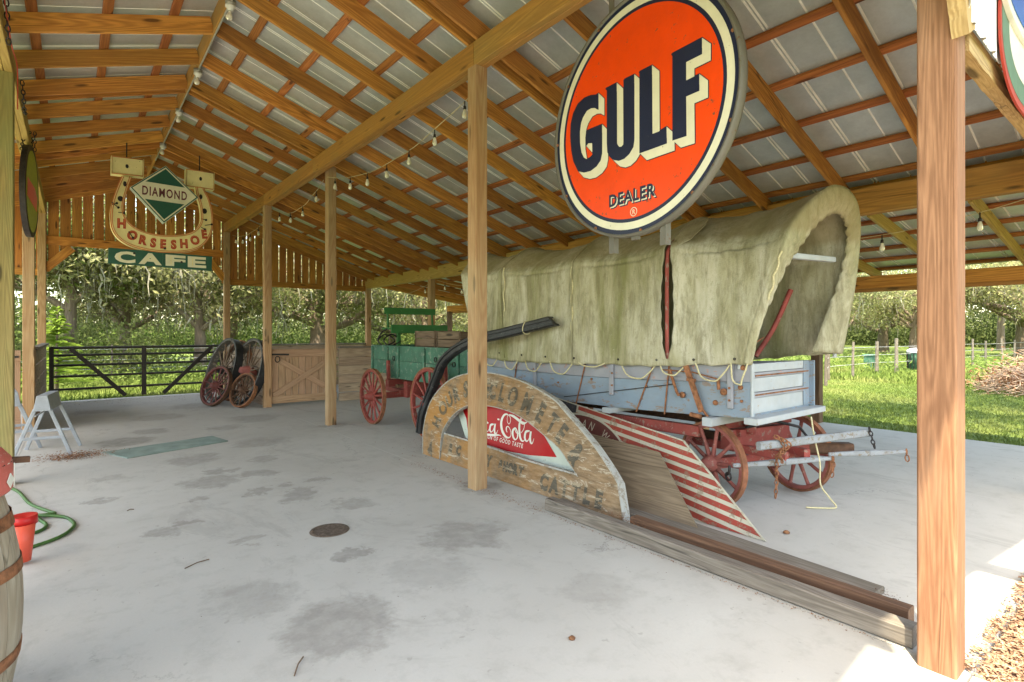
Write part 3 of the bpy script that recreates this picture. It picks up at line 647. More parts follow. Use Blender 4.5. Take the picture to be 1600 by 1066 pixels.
def half_door(x0, x1, y, H, lab, mat, cross=True):
    t = thing('stall_door', lab, 'door', ((x0 + x1) / 2, y, 0)); n = int(round((x1 - x0) / .13)); w = (x1 - x0) / n
    for i in range(n): beam('board', (x0 + w * (i + .5), y, .06), (x0 + w * (i + .5), y, H - .005 * rng.random()), w - .008, .022, M[mat], t, up=(0, 1, 0))
    beam('rail', (x0, y - .028, H - .085), (x1, y - .028, H - .085), .03, .15, M[mat], t); beam('rail', (x0, y - .028, .135), (x1, y - .028, .135), .03, .15, M[mat], t)
    if cross:
        beam('brace', (x0 + .03, y - .0285, .22), (x1 - .05, y - .0285, H - .17), .028, .11, M[mat], t); beam('brace', (x1 - .03, y - .024, .22), (x0 + .05, y - .024, H - .17), .02, .11, M[mat], t)
    m_ = MB(); m_.bar((x0 - .03, y - .05, H - .10), (x0 + .33, y - .05, H - .11), .008, .035, m=0); m_.bar((x1 - .02, y - .05, H - .10), (x1 - .2, y - .05, H - .11), .008, .03); m_.build('hinge', M['iron'], t)
    m_ = MB(); m_.tube([(x0 + .1 + .045 * math.cos(a), y - .06, H - .20 + .06 * math.sin(a)) for a in np.linspace(0, 2 * math.pi, 17)[:-1]], .009, 6, closed=True); m_.build('ring_handle', M['iron'], t)
    return t
half_door(3.13, 4.47, 11.70, 1.16, 'pinkish pine half door with an X brace between two barn posts', 'door')
half_door(-1.5, -.62, 11.05, 1.24, 'upright board half door with black hinge beyond the saw horses', 'door', False)
gt = thing('field_gate', 'long dark metal field gate with five rails and two diagonal struts', 'gate', (1.24, 15.3, 0))
for z, h in ((1.17, .05), (1.01, .045), (.79, .045), (.55, .045), (.27, .045)):
    m_ = MB(); m_.tube([(-.40, 15.3, z), (2.93, 15.3, z)], h / 2 * 1.15, 10); m_.build('rail', M['gatepaint'], gt)
for x, w in ((-.37, .08), (1.28, .09), (2.9, .07)): beam('stile', (x, 15.3, .06), (x, 15.3, 1.2), w, .05, M['gatepaint'], gt, up=(0, 1, 0))
beam('strut', (-.05, 15.27, 1.15), (.93, 15.27, .07), .03, .085, M['gatepaint'], gt); beam('strut', (2.68, 15.27, 1.15), (1.66, 15.27, .07), .03, .085, M['gatepaint'], gt)
# ================================================================== TREES
def rand_quads(cen, size, n_per, spread, flat=.0):
    """leaf sized faces scattered about the given centres"""
    k = len(cen) * n_per; c = np.repeat(np.asarray(cen), n_per, 0) + nrg.normal(0, 1, (k, 3)) * np.asarray(spread)
    a = nrg.normal(0, 1, (k, 3)); a /= np.linalg.norm(a, axis=1)[:, None]; b = nrg.normal(0, 1, (k, 3)); b -= a * (a * b).sum(1)[:, None]; b /= np.linalg.norm(b, axis=1)[:, None]
    s = nrg.uniform(.5, 1.2, (k, 1)) * size
    return np.stack([c - a * s * .8, c - b * s * .32, c + a * s * .8, c + b * s * .32], 1)
def strips(anchors, lens, w):
    P = []
    for (x, y, z), L in zip(anchors, lens):
        n = 4; px_, py_ = x, y; ang_ = nrg.uniform(0, 3.14); dx_, dy_ = math.cos(ang_), math.sin(ang_)
        prev = w * nrg.uniform(.4, 1); pz = z
        for i in range(n):
            nx, ny = px_ + nrg.normal(0, .05), py_ + nrg.normal(0, .05); nz = pz - L / n; cur = w * nrg.uniform(.3, 1.1) * (1 - .22 * (i + 1))
            P.append([(px_ - dx_ * prev, py_ - dy_ * prev, pz), (px_ + dx_ * prev, py_ + dy_ * prev, pz), (nx + dx_ * cur, ny + dy_ * cur, nz), (nx - dx_ * cur, ny - dy_ * cur, nz)])
            px_, py_, pz, prev = nx, ny, nz, cur
    return np.array(P)
def oak(name, seed, H, spread, limbs, r0, lab, leaf='leaf', nleaf=60, leafsize=.13, moss=500, low=1.6, loc=(0, 0, 0), rz=0, group=None, lean=0.):
    rn = random.Random(seed); t = thing(name, lab, 'tree', (0, 0, 0), 0, group)
    tr = MB(); fork = rn.uniform(.8, 1.0) * low
    tr_pts = [Vector((0, 0, -.2)), Vector((0, 0, fork * .5)), Vector((lean * .3, 0, fork)), Vector((lean, rn.uniform(-.3, .3), fork + (H - fork) * .35)), Vector((lean * 1.4, rn.uniform(-.5, .5), H * .75))]
    cr = crom(tr_pts, 5); tr.tube(cr, [r0 * (1.35 if i == 0 else 1) * (1 - .75 * i / len(cr)) for i in range(len(cr))], 12)
    lb = MB(); tips = []; anchors = []
    for k in range(limbs):
        a = 2 * math.pi * k / limbs + rn.uniform(-.35, .35); z0 = fork * rn.uniform(.8, 1.0) + (H - fork) * .4 * (k % 3) / 3
        L = spread * rn.uniform(.75, 1.1); up = rn.uniform(.15, .75) * (H - z0)
        pts = [Vector((0, 0, z0))]
        for j in range(1, 6):
            f = j / 5; pts.append(Vector((math.cos(a) * L * f, math.sin(a) * L * f, z0 + up * math.sin(f * 1.5) + rn.uniform(-.25, .25))) + Vector((rn.uniform(-.3, .3), rn.uniform(-.3, .3), 0)))
            a += rn.uniform(-.18, .18)
        c2 = crom(pts, 4); lr = r0 * rn.uniform(.38, .55); lb.tube(c2, [lr * (1 - .85 * i / len(c2)) for i in range(len(c2))], 8)
        for j in range(3, len(c2)):
            p = c2[j]; anchors.append(p)
            for q in range(2):
                a2 = a + rn.uniform(-1.5, 1.5); L2 = rn.uniform(.6, 2.2); e = p + Vector((math.cos(a2) * L2, math.sin(a2) * L2, rn.uniform(-.3, 1.5)))
                mid = (p + e) / 2 + Vector((rn.uniform(-.2, .2), rn.uniform(-.2, .2), .15)); lb.tube([p, mid, e], [lr * .22, lr * .13, .008], 5, caps=False)
                tips += [e, mid]; anchors += [e, mid]
    # clumps over the top of the crown
    for k in range(int(limbs * 5)):
        a = rn.uniform(0, 6.28); rr = spread * math.sqrt(rn.random()) * .9; z = H * (.95 - .35 * (rr / spread) ** 2) * rn.uniform(.75, 1)
        tips.append(Vector((math.cos(a) * rr, math.sin(a) * rr, z)))
    tr.build('trunk', M['bark'], t, ) ; 
    lbm = lb.build('limbs', M['bark'], t)
    def put(nm, P, mat):
        o = quads(nm, P, mat); o.parent = t; return o
    tips_a = np.array([tuple(p) for p in tips])
    put('crown', rand_quads(tips_a, leafsize, nleaf, (.42, .42, .30)), M[leaf])
    if moss:
        idx = nrg.integers(0, len(anchors), moss); an = np.array([tuple(p) for p in anchors])[idx] + nrg.normal(0, .18, (moss, 3))
        put('hanging_moss', strips(an, .2 + 1.1 * nrg.random(moss) ** 2.2, .04), M['moss'])
    t.matrix_basis = Matrix.Translation(loc) @ Matrix.Rotation(rz, 4, 'Z'); return t
def place_copy(src, loc, rz, lab, sc=1.0):
    c = copy_tree(src); c.matrix_basis = Matrix.Translation(loc) @ Matrix.Rotation(rz, 4, 'Z') @ Matrix.Scale(sc, 4); c['label'] = lab; return c
GW = 'live oaks growing beyond the barn'
big = oak('live_oak', 3, 7.4, 7.0, 9, .48, 'thick trunked live oak with moss and low spreading limbs behind the stall wall', 'leaf', 27, .15, 800, 2.3, (9.4, 27, 0), R(200), GW, .2)
mid = oak('live_oak', 11, 6.2, 5.5, 8, .26, 'mossy live oak straight behind the right end of the dark gate', 'leaf_y', 26, .14, 800, 2.2, (3.9, 24.5, 0), R(40), GW, -.2)
slim = oak('live_oak', 23, 7.5, 4.5, 7, .24, 'dark trunked green tree behind the left part of the gate', 'leaf_g', 32, .13, 250, 2.8, (-.1, 24.5, 0), R(10), GW, .1)
spots = [(mid, (1.6, 26.5, 0), 100, 'mossy oak with yellowing leaves behind the gate centre post', 1.0), (mid, (6.4, 31, 0), 210, 'oak with yellowing leaves between the two far barn posts', 1.15),
 (slim, (-4.5, 25, 0), 60, 'leafy tree at the far left beyond the barn', 1.1), 
 (big, (15.5, 31, 0), 20, 'spreading oak behind the green wagon seat', .95), (mid, (13.2, 23, 0), 300, 'mossy oak just right of the far wall of planks', .9), (big, (-6, 40, 0), 120, 'broad oak far behind the gate on the left', 1.2),
 (mid, (20, 27, 0), 15, 'oak behind the bonnet of the covered wagon', 1.1), (big, (27, 40, 0), 75, 'large oak far off between the wagon and the barn posts', 1.2),
   
 (mid, (41, 15.2, 0), 60, 'weeping moss hung oak by the post fence, nearest the covered wagon', 1.0), (big, (52, 16, 0), 300, 'oak with dark forked trunk beyond the post fence left of the near post', 1.0),
 (mid, (47, 12.6, 0), 130, 'moss hung oak standing right behind the fence posts', 1.05), (big, (50, 7.2, 0), 190, 'dark trunked oak right of the near barn post', 1.05),
 (mid, (44, 3.2, 0), 20, 'oak behind the brush pile at the right edge', 1.15), (big, (62, 24, 0), 250, 'oak far back in the right hand tree line', 1.2), (slim, (66, 11, 0), 0, 'green tree in the back row of the right hand tree line', 1.4),
 (slim, (38, 24, 0), 190, 'green tree left of the mossy oaks on the right lawn', 1.1), (big, (46, 32, 0), 80, 'oak in the tree line seen past the wagon bonnet', 1.15), (mid, (58, 2, 0), 80, 'oak furthest to the right behind the pasture fence', 1.2),
 (slim, (13.2, .4, 0), 45, 'tree standing outside the frame that shades the lawn beside the slab', 1.0)]
for src, loc, rz, lab, sc in spots: place_copy(src, loc, R(rz), lab, sc)
# undergrowth and far wood, each one mass
def mass(name, lab, n, fx, size, mat, per=26, spread=(.5, .5, .4)):
    c = np.array([fx() for _ in range(n)]); tag(quads(name, rand_quads(c, size, per, spread), M[mat]), kind='stuff', label=lab)
def hill(x0, x1, y0, y1, h):
    def f():
        x = rng.uniform(x0, x1); y = rng.uniform(y0, y1); hh = h * (.55 + .6 * mnoise.noise(Vector((x * .28, y * .28, 2)))); return (x, y, max(.1, rng.uniform(0, 1) * hh))
    return f
mass('undergrowth', 'sunlit shrubs and saplings below the trees behind the gate', 800, hill(-14, 26, 29, 36, 2.6), .16, 'leaf_g')
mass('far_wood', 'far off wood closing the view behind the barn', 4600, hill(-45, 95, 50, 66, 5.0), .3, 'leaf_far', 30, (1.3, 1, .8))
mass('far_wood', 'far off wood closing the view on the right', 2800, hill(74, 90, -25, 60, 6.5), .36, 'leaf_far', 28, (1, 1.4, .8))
mass('undergrowth', 'low dark shrubs just left behind the gate', 160, hill(-7, 2.2, 22, 25, 2.4), .12, 'leaf', 60, (.35, .35, .3))
mass('weeds', 'tall pale weeds in the field behind the gate', 300, hill(-8, 9, 19, 24, .5), .09, 'leaf_g', 26, (.3, .3, .12))
mass('weeds', 'clumps of tall grass along the right hand post fence', 200, hill(24, 40, 2, 16, .5), .12, 'leaf_g', 24, (.5, .5, .12))
# young cypress
cyp = thing('young_cypress', 'bright green feathery young conifer behind the left end of the gate', 'conifer', (-.35, 18.6, 0))
m_ = MB(); m_.tube([(-.35, 18.6, -.1), (-.33, 18.6, 2.2)], [.05, .008], 8); m_.build('trunk', M['bark'], cyp)
Pn = []
for i in range(120):
    z = rng.uniform(.1, 2.15); a = rng.uniform(0, 6.28); L = (2.3 - z) * .42 * rng.uniform(.7, 1.1)
    for j in range(26):
        f = (j + 1) / 26; c = np.array([-.35 + math.cos(a) * L * f, 18.6 + math.sin(a) * L * f, z + .18 * f - .15 * f * f])
        for s_ in (-1, 1):
            d = np.array([math.cos(a) * .6 - s_ * math.sin(a), math.sin(a) * .6 + s_ * math.cos(a), .25]) * .075 * (1.2 - f * .5); u = np.array([0, 0, .011])
            Pn.append([c - u, c + d * .5 - u * 1.4, c + d, c + d * .5 + u * 1.4])
W_inv = W(cyp).inverted(); Pn = np.array(Pn) - np.array([-.35, 18.6, 0])
quads('foliage', Pn, M['needle'], cyp)
# post and wire fence on the right
fe = thing('post_fence', 'old wooden post and wire fence crossing the lawn on the right', 'fence', (26, 7.5, 0))
fp = [(17.6, 6.9), (19.7, 7.64), (21.9, 7.68), (24.5, 7.75), (25.2, 7.3), (28.6, 7.1), (31, 6.85), (33, 6.5), (35, 6.4), (37.5, 6.2), (40, 6.1), (43, 6.0), (46, 5.9), (50, 5.8)]
for i, (x, y) in enumerate(fp):
    m_ = MB(); r_ = .07 if i in (3, 4) else .05
    m_.tube([(x, y, -.15), (x + .01, y, .6), (x + rng.uniform(-.05, .05), y + rng.uniform(-.03, .03), 1.15 + rng.uniform(-.1, .12))], [r_, r_ * .92, r_ * .85], 8); m_.build('post', M['grey'], fe)
for z in (.35, .65, .95):
    m_ = MB(); m_.tube([(x, y, z + .02 * math.sin(x)) for x, y in fp], .006, 4); m_.build('wire', M['steel'], fe)
fe2 = thing('wire_fence', 'thin wire field fence in the grass behind the gate', 'fence', (2, 22.5, 0))
for k in range(9):
    m_ = MB(); m_.tube([(-8 + 3 * k, 22.5, -.1), (-8 + 3 * k, 22.5, 1.1)], .03, 6); m_.build('post', M['grey'], fe2)
for z in (.3, .6, .95): m_ = MB(); m_.tube([(-8, 22.5, z), (16, 22.5, z)], .006, 4); m_.build('wire', M['steel'], fe2)
# green bin, feeder, brush heap
t = thing('litter_bin', 'dark green slatted bin with pale lid just left of the near post', 'bin', (27, 7.12, 0))
m_ = MB(); m_.lathe([(.0, .0), (.27, .0), (.3, .72), (.3, .75), (0, .75)], (27, 7.12, -.05), n=20); m_.build('drum', M['green'], t)
m_ = MB(); m_.lathe([(.33, .70), (.33, .80), (.2, .88), (0, .9)], (27, 7.12, -.02), n=20); m_.build('lid', M['steel'], t)
for k in range(14):
    a = k / 14 * 6.283; beam('slat', (27 + .30 * math.cos(a), 7.12 + .30 * math.sin(a), 0), (27 + .325 * math.cos(a), 7.12 + .325 * math.sin(a), .68), .05, .02, M['iron'], t)
t = thing('feed_box', 'small teal feeder box on legs beside the fence posts', 'feeder', (27, 8.8, 0))
m_ = MB(); m_.box(26.8, 27.2, 8.65, 8.98, .2, .5); m_.box(26.76, 27.24, 8.6, 9.02, .5, .56); m_.build('box', M['green'], t, bev=.02)
for x in (26.85, 27.15):
    for y in (8.7, 8.93): m_ = MB(); m_.box(x - .02, x + .02, y - .02, y + .02, -.1, .2); m_.build('leg', M['green'], t)
m_ = MB(); rn = random.Random(5)
for k in range(1500):
    a = rn.uniform(0, 6.28); rr = math.sqrt(rn.random()); x = 20.6 + 2.6 * rr * math.cos(a); y = 2.6 + 1.25 * rr * math.sin(a); z = rn.uniform(-.1, .95 * (1 - rr * rr) + .05)
    a2 = rn.uniform(0, 6.28); L = rn.uniform(.12, .5); tz = rn.uniform(-.4, .6)
    p = Vector((x, y, z)); q = p + Vector((math.cos(a2), math.sin(a2), tz)) * L; mid = (p + q) / 2 + Vector((rn.uniform(-.06, .06), rn.uniform(-.06, .06), rn.uniform(-.05, .05)))
    r_ = rn.uniform(.004, .014); m_.tube([p, mid, q], [r_, r_ * .8, r_ * .4], 4, caps=False)
o = m_.build('brush_heap', M['brush']); tag(o, 'heap of dry grey brown cut branches on the lawn at the right edge', 'brush pile', kind='stuff')
tag(quads('brush_leaves', rand_quads(np.array([(20.6 + rn.gauss(0, 1.0), 2.6 + rn.gauss(0, .5), abs(rn.gauss(.15, .3))) for _ in range(260)]), .07, 16, (.25, .25, .12)), M['terracotta']), kind='stuff', label='dry leaves caught in the heap of cut branches')
# ================================================================== WHEELS
def spoked_wheel(parent, c, n, Rr, rim_w, depth, spokes, hub_r, hub_l, rim_m, tyre_m, spoke_m, hub_m, tyre_t=.02, rot=0.0, spoke_w=.035, spin=None):
    """builds rim, tyre, hub and spokes under parent about centre c with axle direction n"""
    c = Vector(c); n = Vector(n).normalized(); up = Vector((0, 0, 1)); u = (up - n * n.dot(up)).normalized(); v = n.cross(u)
    m_ = MB(); ri, ro, d = Rr - rim_w, Rr - tyre_t, depth / 2; b = .006
    m_.lathe([(ri, -d + b), (ri + b, -d), (ro - b, -d), (ro, -d + b), (ro, d - b), (ro - b, d), (ri + b, d), (ri, d - b)], c, n, 48, close=True, smooth=False); m_.build('rim', rim_m, parent)
    m_ = MB(); m_.lathe([(ro + .0005, -d - .002), (Rr, -d - .002), (Rr, d + .002), (ro + .0005, d + .002)], c, n, 48, close=True, smooth=False); m_.build('tyre', tyre_m, parent)
    m_ = MB(); h = hub_l / 2; m_.lathe([(0, -h), (hub_r * .5, -h), (hub_r * .6, -h * .75), (hub_r * .85, -h * .5), (hub_r, -.02), (hub_r, .02), (hub_r * .85, h * .5), (hub_r * .6, h * .75), (hub_r * .5, h), (0, h)], c, n, 20)
    m_.build('hub', hub_m, parent)
    first = None
    for k in range(spokes):
        a = rot + 2 * math.pi * k / spokes; dv = u * math.cos(a) + v * math.sin(a); p0 = c + dv * hub_r * .8; p1 = c + dv * (ri + .004)
        L = (p1 - p0).length; Mx = basis(p0, dv, n)
        if first is None:
            mb_ = MB(); mb_.tube([(0, 0, 0), (L * .15, 0, 0), (L * .55, 0, 0), (L, 0, 0)], [spoke_w * .62, spoke_w * .6, spoke_w * .45, spoke_w * .5], 8); first = mb_.mesh('spoke', [spoke_m])
        link('spoke', first, parent, Mx)
def wheel_part(parent, c, n, *a, **k):
    w = bpy.data.objects.new('wheel', None); C.objects.link(w); w.parent = parent; w.matrix_basis = W(parent).inverted() @ Matrix.Translation(c)
    spoked_wheel(w, c, n, *a, **k); return w
M['oldrim'] = paint('old_grey_rim', (.11, .10, .09), (.25, .22, .18), .6, .8, (.05, .045, .04), .5, 2.)
M['dullred'] = paint('dull_maroon', (.15, .045, .04), (.2, .13, .1), .5, .75, (.08, .04, .035), .5, 2.5)
# leaning wheels: things of their own
def lean_wheel(lab, c, n, Rr, rw, dp, sp, hr, hl, a, b, s_, h_, name='wagon_wheel', **k):
    t = thing(name, lab, 'wheel', c, 0, 'wheels leaning on the stall wall'); spoked_wheel(t, c, n, Rr, rw, dp, sp, hr, hl, a, b, s_, h_, **k); return t
def lean_c(x, y, Rr, n, depth): # height so that the rim touches the floor
    n = Vector(n).normalized(); up = Vector((0, 0, 1)); u = (up - n * n.z).normalized(); return (x, y, Rr * u.z + depth / 2 * abs(n.z))
nW = (-.945, -.17, .28)
lean_wheel('large black rimmed wheel with pale spokes, leftmost and leaning', lean_c(2.52, 13.1, .70, nW, .15), nW, .70, .055, .15, 14, .10, .3, M['oldrim'], M['black'], M['crate'], M['black'], spoke_w=.03)
lean_wheel('large black rimmed wheel standing nearest the barn post', lean_c(2.83, 12.30, .70, nW, .15), nW, .70, .055, .15, 14, .12, .34, M['oldrim'], M['black'], M['crate'], M['wheel'], spoke_w=.03)
lean_wheel('large dark wheel hidden behind the two black rimmed ones', lean_c(2.78, 13.3, .68, nW, .1), nW, .68, .06, .1, 14, .10, .3, M['brown'], M['rust'], M['crate'], M['brown'], spoke_w=.03)
nS = (-.86, -.40, .33)
lean_wheel('small red wheel leaning in front of the left black rimmed wheel', lean_c(2.28, 12.55, .42, nS, .07), nS, .42, .05, .07, 14, .09, .22, M['dullred'], M['brown'], M['dullred'], M['dullred'], spoke_w=.026)
lean_wheel('small brown wheel leaning low in front of the right black rimmed wheel', lean_c(2.66, 11.93, .35, nS, .07), nS, .35, .045, .07, 12, .08, .2, M['brown'], M['rust'], M['brown'], M['brown'], spoke_w=.026)
# ================================================================== COVERED WAGON
cw = thing('covered_wagon', 'covered wagon with pale blue box, algae stained canvas bonnet and red spoked wheels', 'wagon', (4.72, 4.2, 0))
zb = lambda y: .755 + .065 * ((y - 4.3) / 2.1) ** 2
x0, x1, yf, yr = 4.19, 5.25, 2.2, 6.2
def side_board(xa, xb, za, zb_, mat, name='side_board', y0=yf, y1=yr):
    m_ = MB(); n = 28; v = []
    for i in range(n + 1):
        y = y0 + (y1 - y0) * i / n; v += [(xa, y, zb(y) + za), (xb, y, zb(y) + za), (xb, y, zb(y) + zb_), (xa, y, zb(y) + zb_)]
    fs = [(0, 1, 2, 3), (4 * n + 3, 4 * n + 2, 4 * n + 1, 4 * n)]
    for i in range(n):
        for j in range(4): fs.append((4 * i + j, 4 * i + 4 + j, 4 * i + 4 + (j + 1) % 4, 4 * i + (j + 1) % 4))
    m_.add(v, fs); return m_.build(name, M[mat], cw)
for xa in (x0, x1 - .03):
    side_board(xa, xa + .03, 0, .285, 'blue'); side_board(xa + .002, xa + .028, .289, .43, 'bluegrey')
side_board(x0 + .03, x1 - .03, .0, .03, 'blue', 'floor_board')
for y, z0_, z1_, w in ((2.36, .07, .44, .05), (3.62, .12, .44, .05), (4.78, .1, .44, .045), (5.9, .1, .44, .045)):
    m_ = MB(); z = zb(y); m_.box(x0 - .032, x0 - .002, y - w / 2, y + w / 2, z + z0_, z + z1_); m_.build('cleat', M['bluegrey'], cw, bev=.006)
for ya, yb2 in ((3.0, 2.95), (4.12, 3.98), (5.2, 5.1), (3.32, 3.12)):
    m_ = MB(); m_.tube([(x0 - .012, yb2, zb(yb2) + .43), (x0 - .012, ya, zb(ya) - .02)], .007, 6); m_.build('strap_rod', M['rust'], cw)
m_ = MB(); m_.tube([(x0 - .014, 2.9, 1.04), (x0 - .014, 4.3, .80)], .004, 5); m_.build('stay_wire', M['iron'], cw)
# front end
zf = zb(yf)
for a, b, mt, dy_ in ((0.0, .155, 'white', 0), (.158, .20, 'bluegrey', .01), (.203, .315, 'white', 0), (.318, .36, 'bluegrey', .008), (.363, .43, 'white', .004)):
    m_ = MB(); m_.box(x0 + .032, x1 - .14, yf - .004 - dy_, yf + .022, zf + a + .03 * (a == 0), zf + b); m_.build('end_board', M[mt], cw, bev=.003)
m_ = MB(); m_.box(x0 - .004, x0 + .030, yf - .02, yf - .001, zf, zf + .435); m_.build('corner_post', M['white'], cw, bev=.004)
m_ = MB(); m_.box(x1 - .135, x1 - .02, yf - .012, yf + .0, zf + .03, zf + .43); m_.box(x1 - .018, x1 + .004, yf - .05, yf + .02, zf + .02, zf + .43); m_.build('corner_plate', M['blue'], cw, bev=.003)
for z in (.335, .18): m_ = MB(); m_.tube([(x0 + .05, yf - .014, zf + z), (x1 - .06, yf - .016, zf + z)], .006, 6); m_.build('tie_rod', M['rust'], cw)
beam('end_sill', (x0 - .09, yf - .05, zf - .012), (x1 + .09, yf - .05, zf - .012), .11, .05, M['white'], cw)
beam('cross_sill', (x0 - .10, 2.52, zf - .06), (x1 + .1, 2.52, zf - .06), .09, .07, M['white'], cw); beam('cross_sill', (x0 - .10, 3.62, .735), (x1 + .1, 3.62, .735), .1, .05, M['white'], cw)
beam('cross_sill', (x0 - .10, 5.4, .72), (x1 + .1, 5.4, .72), .1, .07, M['white'], cw)
m_ = MB(); m_.box(x0 + .03, x1 - .03, yr - .025, yr, zb(yr), zb(yr) + .43); m_.build('end_board', M['blue'], cw)
# brake lever, hooks, bolts
m_ = MB(); xh = x0 - .03
m_.tube([(xh, 2.93, 1.17), (xh - .01, 2.90, 1.10), (xh, 2.86, .98), (xh - .03, 2.82, .955)], .013, 8); m_.lathe([(.0, -.01), (.026, -.01), (.026, .01), (0, .01)], (xh, 2.80, .955), (1, 0, 0), 14)
m_.build('hook', M['rust'], cw)
m_ = MB(); m_.tube([(xh, 3.02, 1.165), (xh, 2.7, 1.16), (xh, 2.46, 1.115)], .006, 6); m_.tube([(xh, 2.46, 1.115), (xh - .01, 2.45, 1.03)], .014, 8); m_.lathe([(0, -.012), (.028, -.012), (.028, .012), (0, .012)], (xh, 2.41, 1.015), (1, 0, 0), 14); m_.build('hook', M['rust'], cw)
m_ = MB(); m_.bar((xh - .015, 2.76, 1.22), (xh - .02, 2.60, .83), .02, .045, (0, 1, 0)); m_.bar((xh - .03, 2.73, 1.10), (xh - .03, 2.66, 1.09), .035, .03); m_.tube([(xh - .03, 2.70, .80), (xh - .03, 2.60, .79)], .02, 8)
m_.tube([(xh - .02, 2.6, .86), (xh, 2.56, .80), (xh, 2.54, .74)], .011, 6); m_.build('brake_lever', M['rust'], cw)
for y, z, r_ in ((2.50, .915, .022), (2.28, 1.06, .02), (2.26, 1.22, .022), (2.27, .95, .012), (3.60, 1.1, .009), (3.60, .98, .009), (4.78, 1.08, .008), (2.36, 1.05, .01), (2.36, .95, .01), (3.9, 1.02, .012), (4.4, .95, .01), (3.2, 1.0, .007)):
    m_ = MB(); m_.lathe([(0, -.012), (r_ * .6, -.012), (r_, -.006), (r_, .006), (0, .006)], (x0 - .006 - (.028 if y in (3.60, 4.78, 2.36) else 0), y, z), (1, 0, 0), 12); m_.build('bolt', M['rust'], cw)
# running gear
ax0 = Vector((4.33, 2.62, 0)); ax1 = Vector((5.37, 2.37, 0)); an = (ax1 - ax0).normalized(); Rw = .365
for p in (ax0, ax1): wheel_part(cw, (p.x, p.y, Rw), an, Rw, .055, .05, 10, .075, .24, M['wheel'], M['tyre'], M['wheel'], M['wheel'], spoke_w=.034, rot=.2)
for x in (4.22, 5.32): wheel_part(cw, (x, 5.42, .47), (1, 0, 0), .47, .06, .05, 12, .085, .24, M['wheel'], M['tyre'], M['wheel'], M['wheel'], spoke_w=.036)
beam('axle', ax0 + Vector((.0, 0, Rw)), ax1 + Vector((0, 0, Rw)), .09, .09, M['red'], cw); beam('axle', (4.22, 5.42, .47), (5.32, 5.42, .47), .1, .1, M['red'], cw)
beam('bolster', ax0 + an * .16 + Vector((0, 0, .56)), ax1 - an * .16 + Vector((0, 0, .56)), .11, .17, M['red'], cw); beam('bolster', ax0 + an * .12 + Vector((0, 0, .69)), ax1 - an * .12 + Vector((0, 0, .69)), .09, .06, M['redbright'], cw)
fw = Vector((an.y, -an.x, 0)); fw = fw if fw.y < 0 else -fw; ac = (ax0 + ax1) / 2
for s_ in (-.25, .25): beam('hound', ac + an * s_ * 1.3 - fw * .5 + Vector((0, 0, .47)), ac + an * s_ * .5 + fw * .42 + Vector((0, 0, .47)), .06, .07, M['red'], cw)
beam('reach', (4.78, 2.5, .52), (4.76, 5.5, .54), .07, .07, M['brown'], cw)
beam('side_rail', (4.36, 2.75, .62), (4.36, 5.5, .60), .07, .10, M['red'], cw); beam('side_rail', (5.12, 2.7, .62), (5.12, 5.5, .60), .07, .10, M['brown'], cw)
m_ = MB(); m_.tube([ac + fw * .02 + Vector((-.3, -.05, .68)), ac + fw * .1 + Vector((.0, -.1, .72)), ac + fw * .2 + Vector((.25, -.1, .66)), ac + fw * .28 + Vector((.34, -.1, .52))], .013, 6); m_.build('iron_stay', M['iron'], cw)
m_ = MB(); m_.bar(ac + fw * .06 - an * .3 + Vector((0, 0, .62)), ac + fw * .06 - an * .05 + Vector((0, 0, .62)), .07, .06); m_.lathe([(0, -.05), (.045, -.05), (.05, 0), (.03, .07), (0, .07)], ac + fw * .1 - an * .18 + Vector((0, 0, .66)), n=12); m_.build('king_bolt', M['red'], cw)
tp0 = ac + Vector((-.05, .0, .47)); tp1 = Vector((5.46, 1.93, .46)); beam('tongue', tp0, tp0.lerp(tp1, .55), .10, .09, M['red'], cw); beam('tongue', tp0.lerp(tp1, .551), tp1, .105, .095, M['brown'], cw, bev=.014)
def shaped_bar(p0, p1, w, name, mat):
    p0 = Vector(p0); p1 = Vector(p1); c2 = (p0 + p1) / 2; m_ = MB()
    m_.bar(p0, c2, w * .55, w * .62, w1=w, h1=w); m_.bar(c2 + (p1 - p0) * .0005, p1, w, w, w1=w * .55, h1=w * .62); return m_.build(name, M[mat], cw, bev=.008)
beam('doubletree', (4.24, 2.16, .60), (5.56, 1.82, .605), .045, .066, M['greybar'], cw, bev=.010)
shaped_bar((4.18, 2.34, .42), (5.06, 1.94, .425), .052, 'singletree', 'greybar'); shaped_bar((5.08, 1.97, .45), (5.86, 1.63, .425), .05, 'singletree', 'greybar')
def chain(pts, r=.012, wire=.0035, name='chain', mat='rust', parent=None):
    cr = crom(pts, 12); L = [0]
    for a, b in zip(cr[:-1], cr[1:]): L.append(L[-1] + (b - a).length)
    n = max(2, int(L[-1] / (r * 2.3))); m_ = MB()
    for k in range(n):
        s_ = L[-1] * (k + .5) / n; i = max(0, min(len(L) - 2, next((q for q in range(len(L) - 1) if L[q + 1] >= s_), len(L) - 2)))
        f = (s_ - L[i]) / max(1e-9, L[i + 1] - L[i]); p = cr[i].lerp(cr[i + 1], f); d = (cr[i + 1] - cr[i]).normalized()
        o_ = Vector((1, 0, 0)) if k % 2 else Vector((0, 1, 0)); e = d.cross(o_)
        e = e.normalized() if e.length > .1 else d.cross(Vector((0, 0, 1))).normalized()
        m_.tube([p + d * math.cos(t) * r * 1.5 + e * math.sin(t) * r * .8 for t in np.linspace(0, 2 * math.pi, 9)[:-1]], wire, 5, closed=True)
    return m_.build(name, M[mat], parent or cw)
